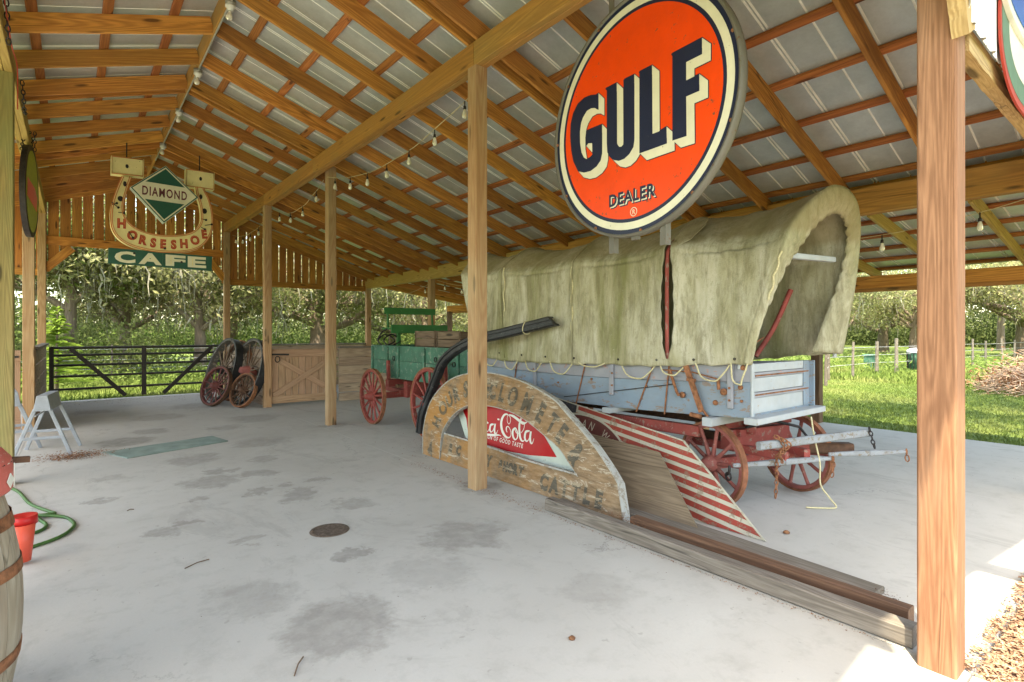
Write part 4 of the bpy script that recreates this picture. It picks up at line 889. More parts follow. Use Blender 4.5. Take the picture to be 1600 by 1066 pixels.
chain([(4.42, 2.08, .66), (4.45, 2.06, .58), (4.47, 2.12, .5), (4.5, 2.14, .42), (4.5, 2.14, .3), (4.5, 2.15, .14)], .016, .005); chain([(4.38, 2.10, .67), (4.5, 2.04, .6), (4.44, 2.08, .52), (4.52, 2.1, .44)], .018, .006)
chain([(5.50, 1.80, .66), (5.52, 1.79, .60), (5.5, 1.77, .54), (5.52, 1.76, .48)], .017, .005, mat='iron'); chain([(5.86, 1.62, .45), (5.87, 1.62, .40), (5.86, 1.61, .34)], .02, .006); chain([(5.06, 1.93, .44), (5.05, 1.92, .36), (5.04, 1.93, .27)], .018, .005)
m_ = MB(); m_.tube(crom([(4.16, 2.36, .42), (4.15, 2.36, .36), (4.17, 2.4, .33)], 4), .01, 6); m_.lathe([(.036, -.008), (.036, .008), (.028, .008), (.028, -.008)], (4.16, 2.37, .33), (.9, -.4, 0), 14, close=True); m_.build('hook', M['iron'], cw)
m_ = MB(); m_.tube(crom([(4.93, 2.05, .78), (4.925, 2.02, .6), (4.93, 1.98, .4), (4.92, 1.97, .22), (5.0, 1.93, .1), (5.06, 1.9, .02), (5.0, 1.93, .012), (4.86, 2.06, .015)], 6), .007, 7); m_.build('hanging_rope', M['rope'], cw)
# ---- bonnet
ringf = [(4.14, 2.24, 1.25), (4.13, 2.16, 1.55), (4.12, 2.04, 1.88), (4.13, 1.94, 2.11), (4.2, 1.89, 2.30), (4.4, 1.84, 2.50), (4.65, 1.80, 2.65), (4.9, 1.78, 2.69), (5.13, 1.77, 2.62), (5.28, 1.79, 2.46), (5.34, 1.82, 2.2), (5.35, 1.87, 1.8), (5.35, 1.96, 1.32)]
def ringm(y, lean=0.0, hem=None, dz=0.0):
    xs_ = [-.60, -.605, -.605, -.60, -.565, -.37, -.13, .13, .37, .545, .59, .605, .6]; zs = [hem, 1.55, 1.88, 2.16, 2.26, 2.42, 2.55, 2.56, 2.45, 2.28, 2.1, 1.7, hem]
    return [(4.735 + a, y + lean * max(0, (z - 1.2)) / 1.4, z + (dz if z > 2 else 0)) for a, z in zip(xs_, zs)]
rings = [ringf, ringm(2.93, 0, 1.21, .04), ringm(4.13, 0, 1.165, .02), ringm(5.30, .1, 1.16, .04), ringm(5.88, .55, 1.2, .08)]
NV = [26, 34, 34, 18]; NT = 96
fine_r = [crom(r_, 8) for r_ in rings]     # 97 points each
grid = []; gv = []
for s_ in range(4):
    for i in range(NV[s_] + (s_ == 3 or s_ == 0)):
        f = i / NV[s_]; row = []
        for t in range(len(fine_r[0])):
            p = fine_r[s_][t].lerp(fine_r[s_ + 1][t], f); tt = t / (len(fine_r[0]) - 1)
            up = max(0, min(1, (p.z - 1.25) / .5)); sag = math.sin(math.pi * f) ** .8 * (.05 + .03 * (p.z > 2.2)) * up
            c2 = Vector((4.735, p.y, 1.9)); d = (c2 - p); d.y = 0; d.normalize(); p = p + d * sag
            w_ = mnoise.noise(Vector((p.x * 2, p.y * 5 + s_, p.z * 1.1))) * .014 + mnoise.noise(Vector((p.x * 5, p.y * 13, p.z * 3))) * .010
            if p.z < 1.7: w_ += .002 * math.sin(p.y * 30 + 3 * math.sin(p.y * 5)) * (1.7 - p.z) * 2
            p = p - d * w_
            if t <= 2 or t >= len(fine_r[0]) - 3: p.z += (.012 * abs(math.sin((p.y - 2.2) * math.pi / .31)) - .012)
            row.append(p)
        grid.append(row); gv.append(s_ + f)
RT = NV[0]
def opening(p):
    if p.x > 4.5 or not 1.25 < p.z < 2.36: return 0.
    k = (p.z - 1.25) / 1.11; return .07 * math.sin(math.pi * k ** .8) ** .7 + .006 * math.sin(p.z * 37)
for j in range(nt_0 if False else len(grid[0])):
    w_ = max(0., opening(grid[RT][j]))
    for dk in range(6):
        e = (1 - dk / 6) ** 1.5
        grid[RT - dk][j] = grid[RT - dk][j] + Vector((-.02 * e * (w_ > .01), -w_ * e, 0)); grid[RT + 1 + dk][j] = grid[RT + 1 + dk][j] + Vector((-.012 * e * (w_ > .01), w_ * e, 0))
m_ = MB(); nr = len(grid); nt_ = len(grid[0]); m_.add([p for row in grid for p in row], [], 0)
def torn(p):
    if p.x > 4.5: return False
    if 1.27 < p.z < 2.32:
        k = math.sin(math.pi * min(1, (p.z - 1.27) / 1.0)) ** .55
        cy2 = 2.955 + .07 * math.sin(p.z * 2.2) ; return abs(p.y - cy2 + (1.5 - p.z) * .03) < .065 * k
    return False
for i in range(nr - 1):
    for j in range(nt_ - 1):
        c2 = (grid[i][j] + grid[i + 1][j + 1]) / 2
        if i == RT and opening(grid[i][j]) > 0: continue
        m_.f.append([i * nt_ + j, i * nt_ + j + 1, (i + 1) * nt_ + j + 1, (i + 1) * nt_ + j]); m_.mi.append(0); m_.sm.append(True)
# gathered band at the mouth
inn = [(4.19, 2.19, 1.25), (4.185, 2.13, 1.5), (4.19, 2.05, 1.72), (4.28, 1.96, 2.0), (4.40, 1.92, 2.15), (4.58, 1.87, 2.34), (4.74, 1.84, 2.44), (4.92, 1.83, 2.475), (5.08, 1.84, 2.42), (5.19, 1.87, 2.27), (5.22, 1.93, 2.0), (5.19, 2.02, 1.7), (5.11, 2.12, 1.33)]
fi = crom(inn, 8); rows = []
for k in range(9):
    f = k / 8; row = []
    for t in range(nt_):
        a = grid[0][t]; p = a.lerp(fi[t], f); bulge = math.sin(math.pi * f) * .035; puck = math.sin(t * 2.1 + math.sin(t * .7)) * .013 * math.sin(math.pi * f * .5) * (1 if 14 < t < nt_ - 10 else .2)
        row.append(p + Vector((0, -bulge - puck, 0)))
    rows.append(row)
base = len(m_.v); m_.v += [tuple(p) for row in rows for p in row]
for i in range(8):
    for j in range(nt_ - 1): m_.f.append([base + (i + 1) * nt_ + j, base + (i + 1) * nt_ + j + 1, base + i * nt_ + j + 1, base + i * nt_ + j]); m_.mi.append(0); m_.sm.append(True)
# rear gather
rows = []; cR = Vector((4.735, 6.5, 1.75))
for k in range(9):
    f = k / 8; row = []
    for t in range(nt_):
        a = grid[-1][t]; p = a.lerp(Vector((4.735 + (a.x - 4.735) * .62, a.y + .02, 1.9 + (a.z - 1.9) * .66)), f); puck = math.sin(t * 1.3) * .02 * f
        row.append(p + Vector((0, math.sin(math.pi * f) * .06 + puck, 0)))
    rows.append(row)
base = len(m_.v); m_.v += [tuple(p) for row in rows for p in row]
for i in range(8):
    for j in range(nt_ - 1): m_.f.append([base + i * nt_ + j, base + i * nt_ + j + 1, base + (i + 1) * nt_ + j + 1, base + (i + 1) * nt_ + j]); m_.mi.append(0); m_.sm.append(True)
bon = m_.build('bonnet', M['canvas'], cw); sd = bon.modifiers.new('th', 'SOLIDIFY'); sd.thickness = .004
# hoops inside
for r_ in (ringm(2.95, 0, 1.24, .02), ringm(4.13, 0, 1.2, 0), ringm(5.30, .1, 1.2, .02)):
    m_ = MB(); pts = [Vector(p) for p in crom(r_, 5)]; pts = [Vector((4.735 + (p.x - 4.735) * .975, p.y, p.z - .012)) for p in pts]; m_.tube(pts, .021, 8, flat=.5); m_.build('hoop', M['red'], cw)
m_ = MB(); pts = [Vector((4.735 + (p.x - 4.735) * .93, p.y + .05, p.z - .04)) for p in crom(ringf, 5)]; m_.tube(pts, .016, 8); m_.build('hoop', M['white'], cw)
beam('spreader', (4.28, 1.98, 2.10), (5.2, 1.98, 2.14), .05, .045, M['white'], cw)
m_ = MB(); m_.tube(crom([(5.22, 2.35, 1.9), (5.1, 2.45, 1.55), (4.95, 2.55, 1.28)], 5), .024, 8); m_.build('red_strap', M['red'], cw)
m_ = MB(); m_.tube(crom([(4.35, 2.3, 1.38), (4.5, 2.34, 1.40), (4.6, 2.3, 1.46)], 5), .007, 6); m_.tube([(4.35, 2.3, 1.38), (4.62, 2.4, 1.36)], .006, 6); m_.build('bent_rod', M['rust'], cw)
for r_ in (ringm(4.13, 0, 1.19, .02), ringm(5.30, .1, 1.19, .04), ringm(3.52, 0, 1.19, -.035), ringm(4.70, .05, 1.19, -.03)):
    m_ = MB(); pts = [Vector(p) for p in crom(r_, 6)]; big_ = 1.004 if r_[0][1] in (4.13, 5.30) else .925
    m_.tube([Vector((4.735 + (p.x - 4.735) * (1.012 if big_ > 1 else .93), p.y, p.z + (.004 if big_ > 1 else -.03) * (p.z > 2.1))) for p in pts], .007, 6)
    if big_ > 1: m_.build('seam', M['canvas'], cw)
# hoop seams and ties on the outside
for y, zt, s1 in ((4.13, 2.2, .72), (5.30, 2.3, .6)):
    m_ = MB(); m_.tube([(4.128, y + .015 * math.sin(k), zt - k * .045) for k in range(int(s1 / .045))], .008, 6); m_.build('tie_cord', M['rope'], cw)
m_ = MB(); m_.tube([(4.12 + .004 * math.sin(k), 2.02 - .012 * k + .01 * math.sin(k * 2), 1.75 + k * .045) for k in range(9)], .008, 6); m_.build('tie_cord', M['rope'], cw)
# turned back flap of canvas at the tear
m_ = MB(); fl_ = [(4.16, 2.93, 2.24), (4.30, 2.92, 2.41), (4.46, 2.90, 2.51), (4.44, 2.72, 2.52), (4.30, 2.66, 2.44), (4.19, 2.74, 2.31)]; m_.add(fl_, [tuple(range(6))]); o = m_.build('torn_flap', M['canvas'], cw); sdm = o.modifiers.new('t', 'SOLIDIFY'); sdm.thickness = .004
# lashing rope loops under the hem
ys_ = [6.02, 5.55, 5.15, 4.72, 4.40, 3.98, 3.85, 3.44, 3.36, 2.99, 2.93, 2.60, 2.55, 2.34, 2.28]
loops = [(5.75, 5.42, .15), (5.33, 5.03, .16), (4.93, 4.60, .15), (4.50, 4.12, .15), (4.06, 3.67, .05), (3.48, 3.07, .14), (3.03, 2.76, .10), (2.66, 2.35, .14), (2.34, 2.20, .17)]
for a, b, d in loops:
    m_ = MB(); z0_ = zb(a) + .43; pts = []
    for k in range(15):
        f = k / 14; pts.append((x0 - .045 - .02 * math.sin(math.pi * f), a + (b - a) * f + .02 * math.sin(f * 9) * math.sin(math.pi * f), z0_ + .015 - d * (1 - abs(2 * f - 1) ** 2.4)))
    m_.tube(pts, .0070, 7); m_.build('lashing_rope', M['rope'], cw)
for y in (2.30, 2.67, 3.05, 3.50, 4.10, 4.55, 4.97, 5.40):
    m_ = MB(); m_.lathe([(.006, -.006), (.011, -.003), (.011, .003), (.006, .006)], (x0 - .062, y, zb(y) + .475), (1, 0, 0), 10, close=True); m_.build('eyelet', M['iron'], cw)
# ================================================================== GREEN WAGON
gw = thing('green_wagon', 'old farm wagon with faded green box, red wheels and a green spring seat', 'wagon', (4.7, 7.6, 0))
gx0, gx1 = 4.2, 5.2
for xa in (gx0, gx1 - .03):
    for ya, yb2, zl in ((6.05, 8.62, .735), (8.63, 9.26, .80)):
        m_ = MB(); m_.box(xa, xa + .03, ya, yb2, zl, 1.03); m_.build('side_board', M['green'], gw, bev=.004)
        m_ = MB(); m_.box(xa + .001, xa + .029, ya, yb2, 1.034, 1.28); m_.build('side_board', M['green'], gw, bev=.004)
for y in (6.07, 9.22):
    m_ = MB(); m_.box(gx0 + .031, gx1 - .031, y, y + .03, .8, 1.28); m_.build('end_board', M['green'], gw, bev=.004)
m_ = MB(); m_.box(gx0 + .03, gx1 - .03, 6.1, 9.22, .80, .83); m_.build('floor_board', M['green'], gw)
for y in (6.4, 7.35, 8.2, 8.6, 9.2): m_ = MB(); m_.box(gx0 - .03, gx0 - .001, y, y + .05, .76, 1.26); m_.build('cleat', M['green'], gw, bev=.004)
for y, z in ((8.35, 1.07), (7.0, 1.1), (6.5, 1.05)): m_ = MB(); m_.lathe([(.03, -.006), (.04, -.006), (.04, .006), (.03, .006)], (gx0 - .035, y, z), (1, 0, 0), 14, close=True); m_.build('iron_ring', M['iron'], gw)
for x in (3.84, 5.5):
    wheel_part(gw, (x, 8.46, .455), (1, 0, 0), .455, .055, .055, 14, .085, .26, M['redbright'], M['tyre'], M['redbright'], M['redbright'], spoke_w=.036, rot=.1)
    wheel_part(gw, (x + .03, 6.66, .51), (1, 0, 0), .51, .06, .06, 14, .09, .26, M['redbright'], M['tyre'], M['redbright'], M['redbright'], spoke_w=.038)
for y, z in ((8.46, .455), (6.66, .51)):
    beam('axle', (3.9, y, z), (5.5, y, z), .09, .10, M['redbright'], gw); beam('bolster', (4.1, y, z + .20), (5.3, y, z + .20), .11, .12, M['redbright'], gw)
    for x in (4.13, 5.26): beam('bolster_stake', (x, y, z + .2), (x - .01, y, z + .58), .05, .06, M['redbright'], gw, up=(0, 1, 0))
beam('reach', (4.7, 6.6, .52), (4.7, 9.4, .50), .08, .09, M['redbright'], gw); beam('hound', (4.3, 8.3, .50), (4.62, 9.6, .46), .06, .08, M['redbright'], gw); beam('hound', (5.1, 8.3, .50), (4.78, 9.6, .46), .06, .08, M['redbright'], gw)
beam('sand_board', (4.15, 8.2, .62), (5.25, 8.2, .62), .1, .05, M['darkwet'], gw); beam('cross_bar', (4.2, 8.0, .58), (5.2, 8.0, .58), .12, .26, M['redbright'], gw)
beam('seat_board', (4.02, 8.32, 1.57), (5.08, 8.32, 1.57), .34, .035, M['greenseat'], gw); beam('seat_board', (4.02, 8.14, 1.56), (5.08, 8.14, 1.56), .03, .14, M['greenseat'], gw)
beam('back_rest', (4.08, 8.52, 1.87), (5.06, 8.52, 1.87), .025, .11, M['greenseat'], gw)
for x in (4.14, 5.0):
    beam('seat_post', (x, 8.50, 1.55), (x, 8.53, 1.92), .03, .03, M['greenseat'], gw, up=(0, 1, 0)); beam('seat_leg', (x + .1, 8.32, 1.28), (x + .1, 8.32, 1.55), .06, .06, M['greenseat'], gw, up=(0, 1, 0))
for x in (4.0, 4.1, 5.1):
    m_ = MB(); m_.tube(crom([(x - .12, 8.2, 1.30), (x - .16, 8.25, 1.38), (x - .02, 8.3, 1.47), (x + .10, 8.33, 1.44), (x + .16, 8.3, 1.36), (x + .02, 8.25, 1.30)], 5), .012, 7, flat=1); m_.build('seat_spring', M['iron'], gw)
m_ = MB(); m_.tube(crom([(3.98, 8.2, 1.56), (3.9, 8.25, 1.5), (3.86, 8.3, 1.38)], 4), .014, 6); m_.build('hand_iron', M['iron'], gw)
def crate(x0_, x1_, y0_, y1_, z0_, z1_, lab):
    t = thing('wooden_crate', lab, 'crate', ((x0_ + x1_) / 2, (y0_ + y1_) / 2, z0_), group='crates in the green wagon'); n = 3; h = (z1_ - z0_) / n
    for i in range(n):
        for ya in (y0_, y1_): beam('slat', (x0_, ya, z0_ + h * (i + .5)), (x1_, ya, z0_ + h * (i + .5)), .014, h - .008, M['crate'], t)
        for xa in (x0_ + .012, x1_ - .012): beam('slat', (xa, y0_ + .01, z0_ + h * (i + .5)), (xa, y1_ - .01, z0_ + h * (i + .5)), .014, h - .008, M['crate'], t)
    for xa in (x0_ + .02, x1_ - .02):
        for ya in (y0_ + .02, y1_ - .02): m_ = MB(); m_.box(xa - .015, xa + .015, ya - .012, ya + .012, z0_, z1_); m_.build('corner_post', M['crate'], t)
    m_ = MB(); m_.box(x0_ + .01, x1_ - .01, y0_ + .01, y1_ - .01, z0_, z0_ + .015); m_.build('bottom', M['crate'], t)
crate(4.32, 4.78, 7.28, 7.9, 1.16, 1.53, 'brown slatted crate in the green wagon, just right of the seat post')
crate(4.30, 4.80, 6.55, 7.2, 1.16, 1.52, 'wider brown crate in the green wagon beside the bonnet')
crate(4.85, 5.15, 6.7, 7.6, 1.16, 1.50, 'narrow crate at the back of the green wagon load')
# black bent gutter-like tube strapped to the bonnet
tp = crom([(3.72, 6.66, .12), (3.74, 6.64, .37), (3.8, 6.58, .60), (3.8, 6.33, .95), (3.8, 6.18, 1.13), (3.82, 5.87, 1.30), (3.85, 5.5, 1.415), (3.9, 5.04, 1.49), (3.97, 4.83, 1.535), (4.03, 4.55, 1.59), (4.05, 4.38, 1.62)], 5)
bt = thing('bent_black_pipe', 'bent black ribbed half pipe tied against the canvas above the arched sign', 'pipe', (3.8, 5.5, 0))
m_ = MB(); n = len(tp); v = []; sec = [(-.055, -.045), (-.055, .03), (-.04, .045), (-.015, .045), (-.01, .03), (.01, .03), (.015, .045), (.04, .045), (.055, .03), (.055, -.045), (.035, -.045), (.03, -.01), (-.03, -.01), (-.035, -.045)]
for i, p in enumerate(tp):
    t = (tp[min(i + 1, n - 1)] - tp[max(i - 1, 0)]).normalized(); o_ = Vector((-1, 0, 0)); o_ = (o_ - t * o_.dot(t)).normalized(); b = t.cross(o_)
    w_ = 1.05 if i < n - 7 else 1.05 - .0 * (i - n + 7)
    for a, c2 in sec:
        e = 0
        if i >= n - 3: e = (a + .055) * -1.0 * (i - n + 4) / 3
        v.append(p + b * a * w_ + o_ * c2 * w_ + t * (-e if i >= n - 3 else 0) * .8)
k = len(sec); m_.add(v, [(i * k + j, i * k + (j + 1) % k, (i + 1) * k + (j + 1) % k, (i + 1) * k + j) for i in range(n - 1) for j in range(k)] + [tuple(range(k)), tuple(range((n - 1) * k, n * k))[::-1]])
m_.build('half_pipe', M['black'], bt)
for q in (tp[-9],):
    m_ = MB(); m_.tube([q + Vector((.065 * math.cos(a) * .9, .01 * math.sin(a * 2), .075 * math.sin(a))) for a in np.linspace(0, 6.283, 17)[:-1]], .006, 6, closed=True); m_.build('tie', M['rope'], bt)
hk = thing('iron_crook', 'rusty black iron crook behind the second barn post', 'iron hook', (4.0, 5.7, 0))
m_ = MB(); m_.tube(crom([(3.98, 5.745, 1.70), (3.98, 5.77, 1.78), (3.98, 5.69, 1.81), (3.98, 5.63, 1.74), (3.98, 5.61, 1.60), (3.98, 5.66, 1.56), (3.98, 5.76, 1.52), (4.0, 5.9, 1.44), (4.05, 5.98, 1.33)], 6), .013, 8); m_.build('bar', M['iron'], hk)
# ================================================================== ARCHED SIGN
kx = .2; ln_ = math.sqrt(1 + kx * kx)
def lean_basis(xb, k, off=0.0):
    """plane x = xb + k z, local x = -Y (to the right as seen), local y = up along the board, normal to the viewer"""
    up = Vector((k, 0, 1)).normalized(); return basis((xb, 0, 0), (0, -1, 0), up)
LB = lean_basis(3.39, kx)
out = [(5.942, 0.0), (6.024, 0.253), (6.02, 0.49), (5.933, 0.69), (5.71, 0.885), (5.48, 0.985), (5.2, 1.04), (4.789, 1.065), (4.265, 1.01), (3.801, 0.884), (3.611, 0.784), (3.371, 0.641), (3.191, 0.525), (3.016, 0.387), (2.902, 0.285), (2.793, 0.0)]
inn_ = [(5.562, 0.0), (5.60, 0.19), (5.60, 0.322), (5.545, 0.42), (5.456, 0.522), (5.322, 0.617), (5.15, 0.685), (4.93, 0.712), (4.695, 0.72), (4.47, 0.708), (4.30, 0.685), (4.083, 0.629), (3.804, 0.528), (3.62, 0.455), (3.47, 0.35), (3.342, 0.255)]
def resamp(pl3, n):
    c2 = crom([(a, b, 0) for a, b in pl3], 8); L = [0]
    for a, b in zip(c2[:-1], c2[1:]): L.append(L[-1] + (b - a).length)
    o_ = []
    for i in range(n):
        s_ = L[-1] * i / (n - 1); q = next((q for q in range(len(L) - 1) if L[q + 1] >= s_ - 1e-9), len(L) - 2); f = (s_ - L[q]) / max(1e-9, L[q + 1] - L[q]); p = c2[q].lerp(c2[q + 1], f); o_.append((-p.x, p.y))
    return o_
ar = thing('arched_sign', 'weathered arched wooden sign with faded lettering leaning in front of the wagons', 'sign', (3.39, 4.4, 0))
a1 = out[:-2]; po = resamp(out[1:-1], 60); pi_ = resamp(inn_[1:], 60)
m_ = MB(); m_.ring([(-5.942, 0.0)] + po, [(-5.562, .0)] + pi_, LB, .03, 0, 0); m_.build('arch_board', M['archboard'], ar)
m_ = MB(); m_.prism([(-5.555, .0), (-2.793, 0.0), (-2.90, .283), (-3.342, .262), (-3.99, .262), (-4.6, .29), (-5.555, .305)][::1], LB, .024, 0, 0, z0=-.001); m_.build('base_board', M['archboard'], ar)
nrm = lambda pl3: pl3
def offset(pl3, d):
    o_ = []
    for i, p in enumerate(pl3):
        a = Vector(pl3[max(0, i - 1)]); b = Vector(pl3[min(len(pl3) - 1, i + 1)]); t = (b - a).normalized(); o_.append((p[0] - t.y * d, p[1] + t.x * d))
    return o_
full = [(-5.942, 0.0)] + po + [(-2.793, 0.0)]
m_ = MB(); m_.ring(offset(full, .012), full, LB, .085, 0, 0, z0=-.05); m_.build('edge_band', M['archedge'], ar)
fi_ = [(-5.562, 0.0)] + pi_
m_ = MB(); m_.ring(fi_, offset(fi_, -.008), LB, .05, 0, 0, z0=-.02); m_.build('inner_band', M['archedge'], ar)
m_ = MB(); m_.ring([(-5.54, .318), (-4.6, .303), (-3.99, .275), (-3.35, .274)], [(-5.54, .302), (-4.6, .287), (-3.99, .259), (-3.35, .259)], LB, .06, 0, 0, z0=-.02); m_.build('rail_band', M['archedge'], ar)
def arc_text(mb, chars, LBm, xs=1.0, z=.0345, off=.012):
    for ch, u, v_, size, ang_ in chars:
        vt, f = text_mesh(ch, size, offset=off)
        if not vt: continue
        w_ = max(p[0] for p in vt) + min(p[0] for p in vt); h_ = max(p[1] for p in vt)
        ca, sa = math.cos(ang_), math.sin(ang_); q = []
        for x, y in vt:
            x = (x - w_ / 2) * xs; y = y - h_ / 2; q.append(LBm @ Vector((u + x * ca - y * sa, v_ + x * sa + y * ca, z)))
        mb.add(q, f)
al_ = ([('H', -5.76, .42, .22, 1.35), ('O', -5.67, .60, .25, 1.05), ('U', -5.56, .71, .25, .78), ('R', -5.42, .79, .25, .55), ('S', -5.25, .865, .25, .35),
              ('W', -5.02, .89, .25, .1), ('E', -4.84, .90, .25, .05), ('C', -4.73, .895, .25, 0), ('L', -4.56, .885, .26, -.12), ('O', -4.38, .86, .26, -.18), ('M', -4.14, .81, .27, -.25), ('E', -3.92, .745, .26, -.35),
              ('T', -3.74, .665, .25, -.48), ('E', -3.60, .59, .25, -.56), ('&', -3.39, .44, .27, -.65)])
for c_l in al_:
    m_ = MB(); arc_text(m_, [c_l], LB, .72); m_.build('letter', M['archletter'], ar)
bl_ = ([(c2, -3.75 + .135 * i, .125, .19, 0) for i, c2 in enumerate('CATTLE')] + [(c2, -4.42 + .082 * i, .155, .12, 0) for i, c2 in enumerate('SHORT')] + [('&', -5.36, .17, .15, 0), ('C', -5.2, .17, .15, 0), ('S', -4.88, .16, .15, 0), ('B', -4.74, .16, .15, 0), ('Y', -4.62, .16, .15, 0)])
for c_l in bl_:
    m_ = MB(); arc_text(m_, [c_l], LB, .8, z=.0265); m_.build('letter', M['archletter'], ar)
m_ = MB(); m_.prism([(-5.86, .05), (-5.72, .0), (-5.80, .2)], LB, .001, z0=.0305); m_.build('corner_mark', M['archletter'], ar)
# ================================================================== RED FISHTAIL SIGN
CB = lean_basis(3.52, .2)
ck = thing('red_fishtail_sign', 'red enamel soda sign with white script seen through the arched board', 'sign', (3.55, 4.6, 0))
m_ = MB(); m_.prism([(-5.60, .615), (-5.24, .22), (-3.45, .20), (-3.50, .27), (-3.95, .66), (-5.2, .72)][::-1], CB, .02); m_.build('backing', M['e_pale'], ck, bev=.003)
red = [(-5.52, .66), (-5.34, .50), (-5.235, .30), (-4.90, .262), (-4.50, .258), (-4.15, .277), (-3.765, .325), (-3.985, .50), (-3.93, .53), (-4.2, .68), (-4.8, .71)]
m_ = MB(); m_.prism(red, CB, .002, z0=.021); m_.build('fishtail', M['e_coke'], ck)
def stroke(mb, pts, ws, Mx, z, k=8, m=0):
    P3 = crom([(-a, b, 0) for a, b in pts], k); n = len(P3); Lf = []; Rt = []
    for i, p in enumerate(P3):
        t = (P3[min(n - 1, i + 1)] - P3[max(0, i - 1)]); t = t.normalized() if t.length > 1e-9 else Vector((1, 0, 0)); f = i / (n - 1) * (len(ws) - 1); j = min(len(ws) - 2, int(f)); w_ = ws[j] + (ws[j + 1] - ws[j]) * (f - j)
        Lf.append(Mx @ Vector((p.x - t.y * w_ / 2, p.y + t.x * w_ / 2, z))); Rt.append(Mx @ Vector((p.x + t.y * w_ / 2, p.y - t.x * w_ / 2, z)))
    mb.add(Lf + Rt, [(n + i, n + i + 1, i + 1, i) for i in range(n - 1)], m)
m_ = MB(); zz = .0245
Cst = [(4.57, 0.624), (4.606, 0.634), (4.648, 0.617), (4.674, 0.567), (4.669, 0.51), (4.635, 0.451), (4.577, 0.407), (4.519, 0.396), (4.487, 0.414), (4.486, 0.449), (4.509, 0.485), (4.547, 0.509), (4.572, 0.5), (4.57, 0.471), (4.55, 0.448)]
def word(dx):
    pass
stroke(m_, Cst, [.008, .02, .034, .036, .03, .014, .008, .008, .010, .02, .006], CB, zz)
stroke(m_, [(4.542, 0.638), (4.576, 0.626), (4.585, 0.59), (4.567, 0.552), (4.54, 0.538), (4.523, 0.563), (4.533, 0.603), (4.562, 0.627)], [.006, .006, .007, .008, .006], CB, zz + .0004)
stroke(m_, [(4.56, 0.634), (4.484, 0.625), (4.398, 0.598), (4.314, 0.575), (4.258, 0.593)], [.01, .026, .028, .03, .006], CB, zz + .0008)
stroke(m_, [(4.437, 0.507), (4.461, 0.475), (4.443, 0.421), (4.401, 0.394), (4.372, 0.42), (4.378, 0.464), (4.414, 0.504), (4.437, 0.507), (4.401, 0.466), (4.356, 0.462)], [.02, .03, .024, .012, .02, .016, .012, .008, .006], CB, zz + .0012)
stroke(m_, [(4.358, 0.618), (4.369, 0.555), (4.351, 0.479), (4.319, 0.417), (4.279, 0.396), (4.25, 0.416)], [.018, .03, .03, .026, .014, .006], CB, zz + .0016); stroke(m_, [(4.29, 0.571), (4.291, 0.521), (4.323, 0.472)], [.01, .008, .006], CB, zz + .002)
stroke(m_, [(4.196, 0.512), (4.251, 0.494), (4.255, 0.437), (4.222, 0.405), (4.193, 0.425), (4.178, 0.471)], [.012, .028, .028, .014, .01, .008], CB, zz + .0024); stroke(m_, [(4.175, 0.51), (4.174, 0.45), (4.155, 0.404), (4.129, 0.4), (4.115, 0.448)], [.024, .03, .024, .012, .005], CB, zz + .0028)
stroke(m_, [(4.75, 0.564), (4.714, 0.562)], [.016, .016], CB, zz)
# first word, mostly behind the post
D_ = .12
stroke(m_, [(4.80, 0.50), (4.85, 0.486), (4.856, 0.44), (4.83, 0.412), (4.80, 0.43), (4.785, 0.47)], [.012, .028, .028, .014, .01, .008], CB, zz + .0004); stroke(m_, [(4.775, 0.51), (4.774, 0.45), (4.755, 0.41), (4.73, 0.41), (4.712, 0.45)], [.024, .03, .024, .012, .005], CB, zz + .0008)
stroke(m_, [(4.90, .50), (4.94, .50), (4.955, .45), (4.93, .41), (4.89, .41), (4.87, .44)], [.012, .026, .028, .014, .01, .008], CB, zz)
stroke(m_, [(5.03, 0.507), (5.055, 0.475), (5.04, 0.425), (5.0, 0.40), (4.975, 0.42), (4.98, 0.464), (5.01, 0.504), (5.03, 0.507)], [.02, .03, .024, .012, .02, .016, .012, .008], CB, zz + .0008)
stroke(m_, [(a + .62, b) for a, b in Cst[:13]], [.008, .02, .034, .036, .03, .014, .008, .008, .010, .02], CB, zz)
stroke(m_, [(5.10, .40), (4.95, .375), (4.78, .385), (4.712, .395), (4.672, .40), (4.637, .395)], [.006, .02, .026, .02, .01, .004], CB, zz + .0032)
m_.build('script_lettering', M['e_white'], ck)
m_ = MB(); put_text(m_, 'SIGN OF GOOD TASTE', .062, CB @ Matrix.Translation((-4.93, .335, 0)) @ Matrix.Rotation(-.012, 4, 'Z'), z=zz, spacing=1.25, offset=.001, xs=.86); put_text(m_, 'TRADE MARK', .014, CB @ Matrix.Translation((-4.62, .378, 0)), z=zz); m_.build('slogan', M['e_white'], ck)
# ================================================================== STRIPED BOARD, PLYWOOD
SB = lean_basis(3.88, .35); l3 = math.sqrt(1 + .35 ** 2)
st = thing('striped_sign', 'large red and cream striped board with navy corner leaning against the covered wagon', 'sign', (3.9, 3.2, 0))
tr_ = (-2.725, .577 * l3); 
def top_at(u): return .577 * l3 + (-(u) - 2.725) * .137 * l3 if u < -2.725 else None
Wd = 6.2
m_ = MB(); m_.prism([(-1.914, 0.0), (-2.725, .577 * l3), (-4.5, .80 * l3), (-4.7, .0)][::1], SB, .014); m_.build('panel', M['s_white'], st)
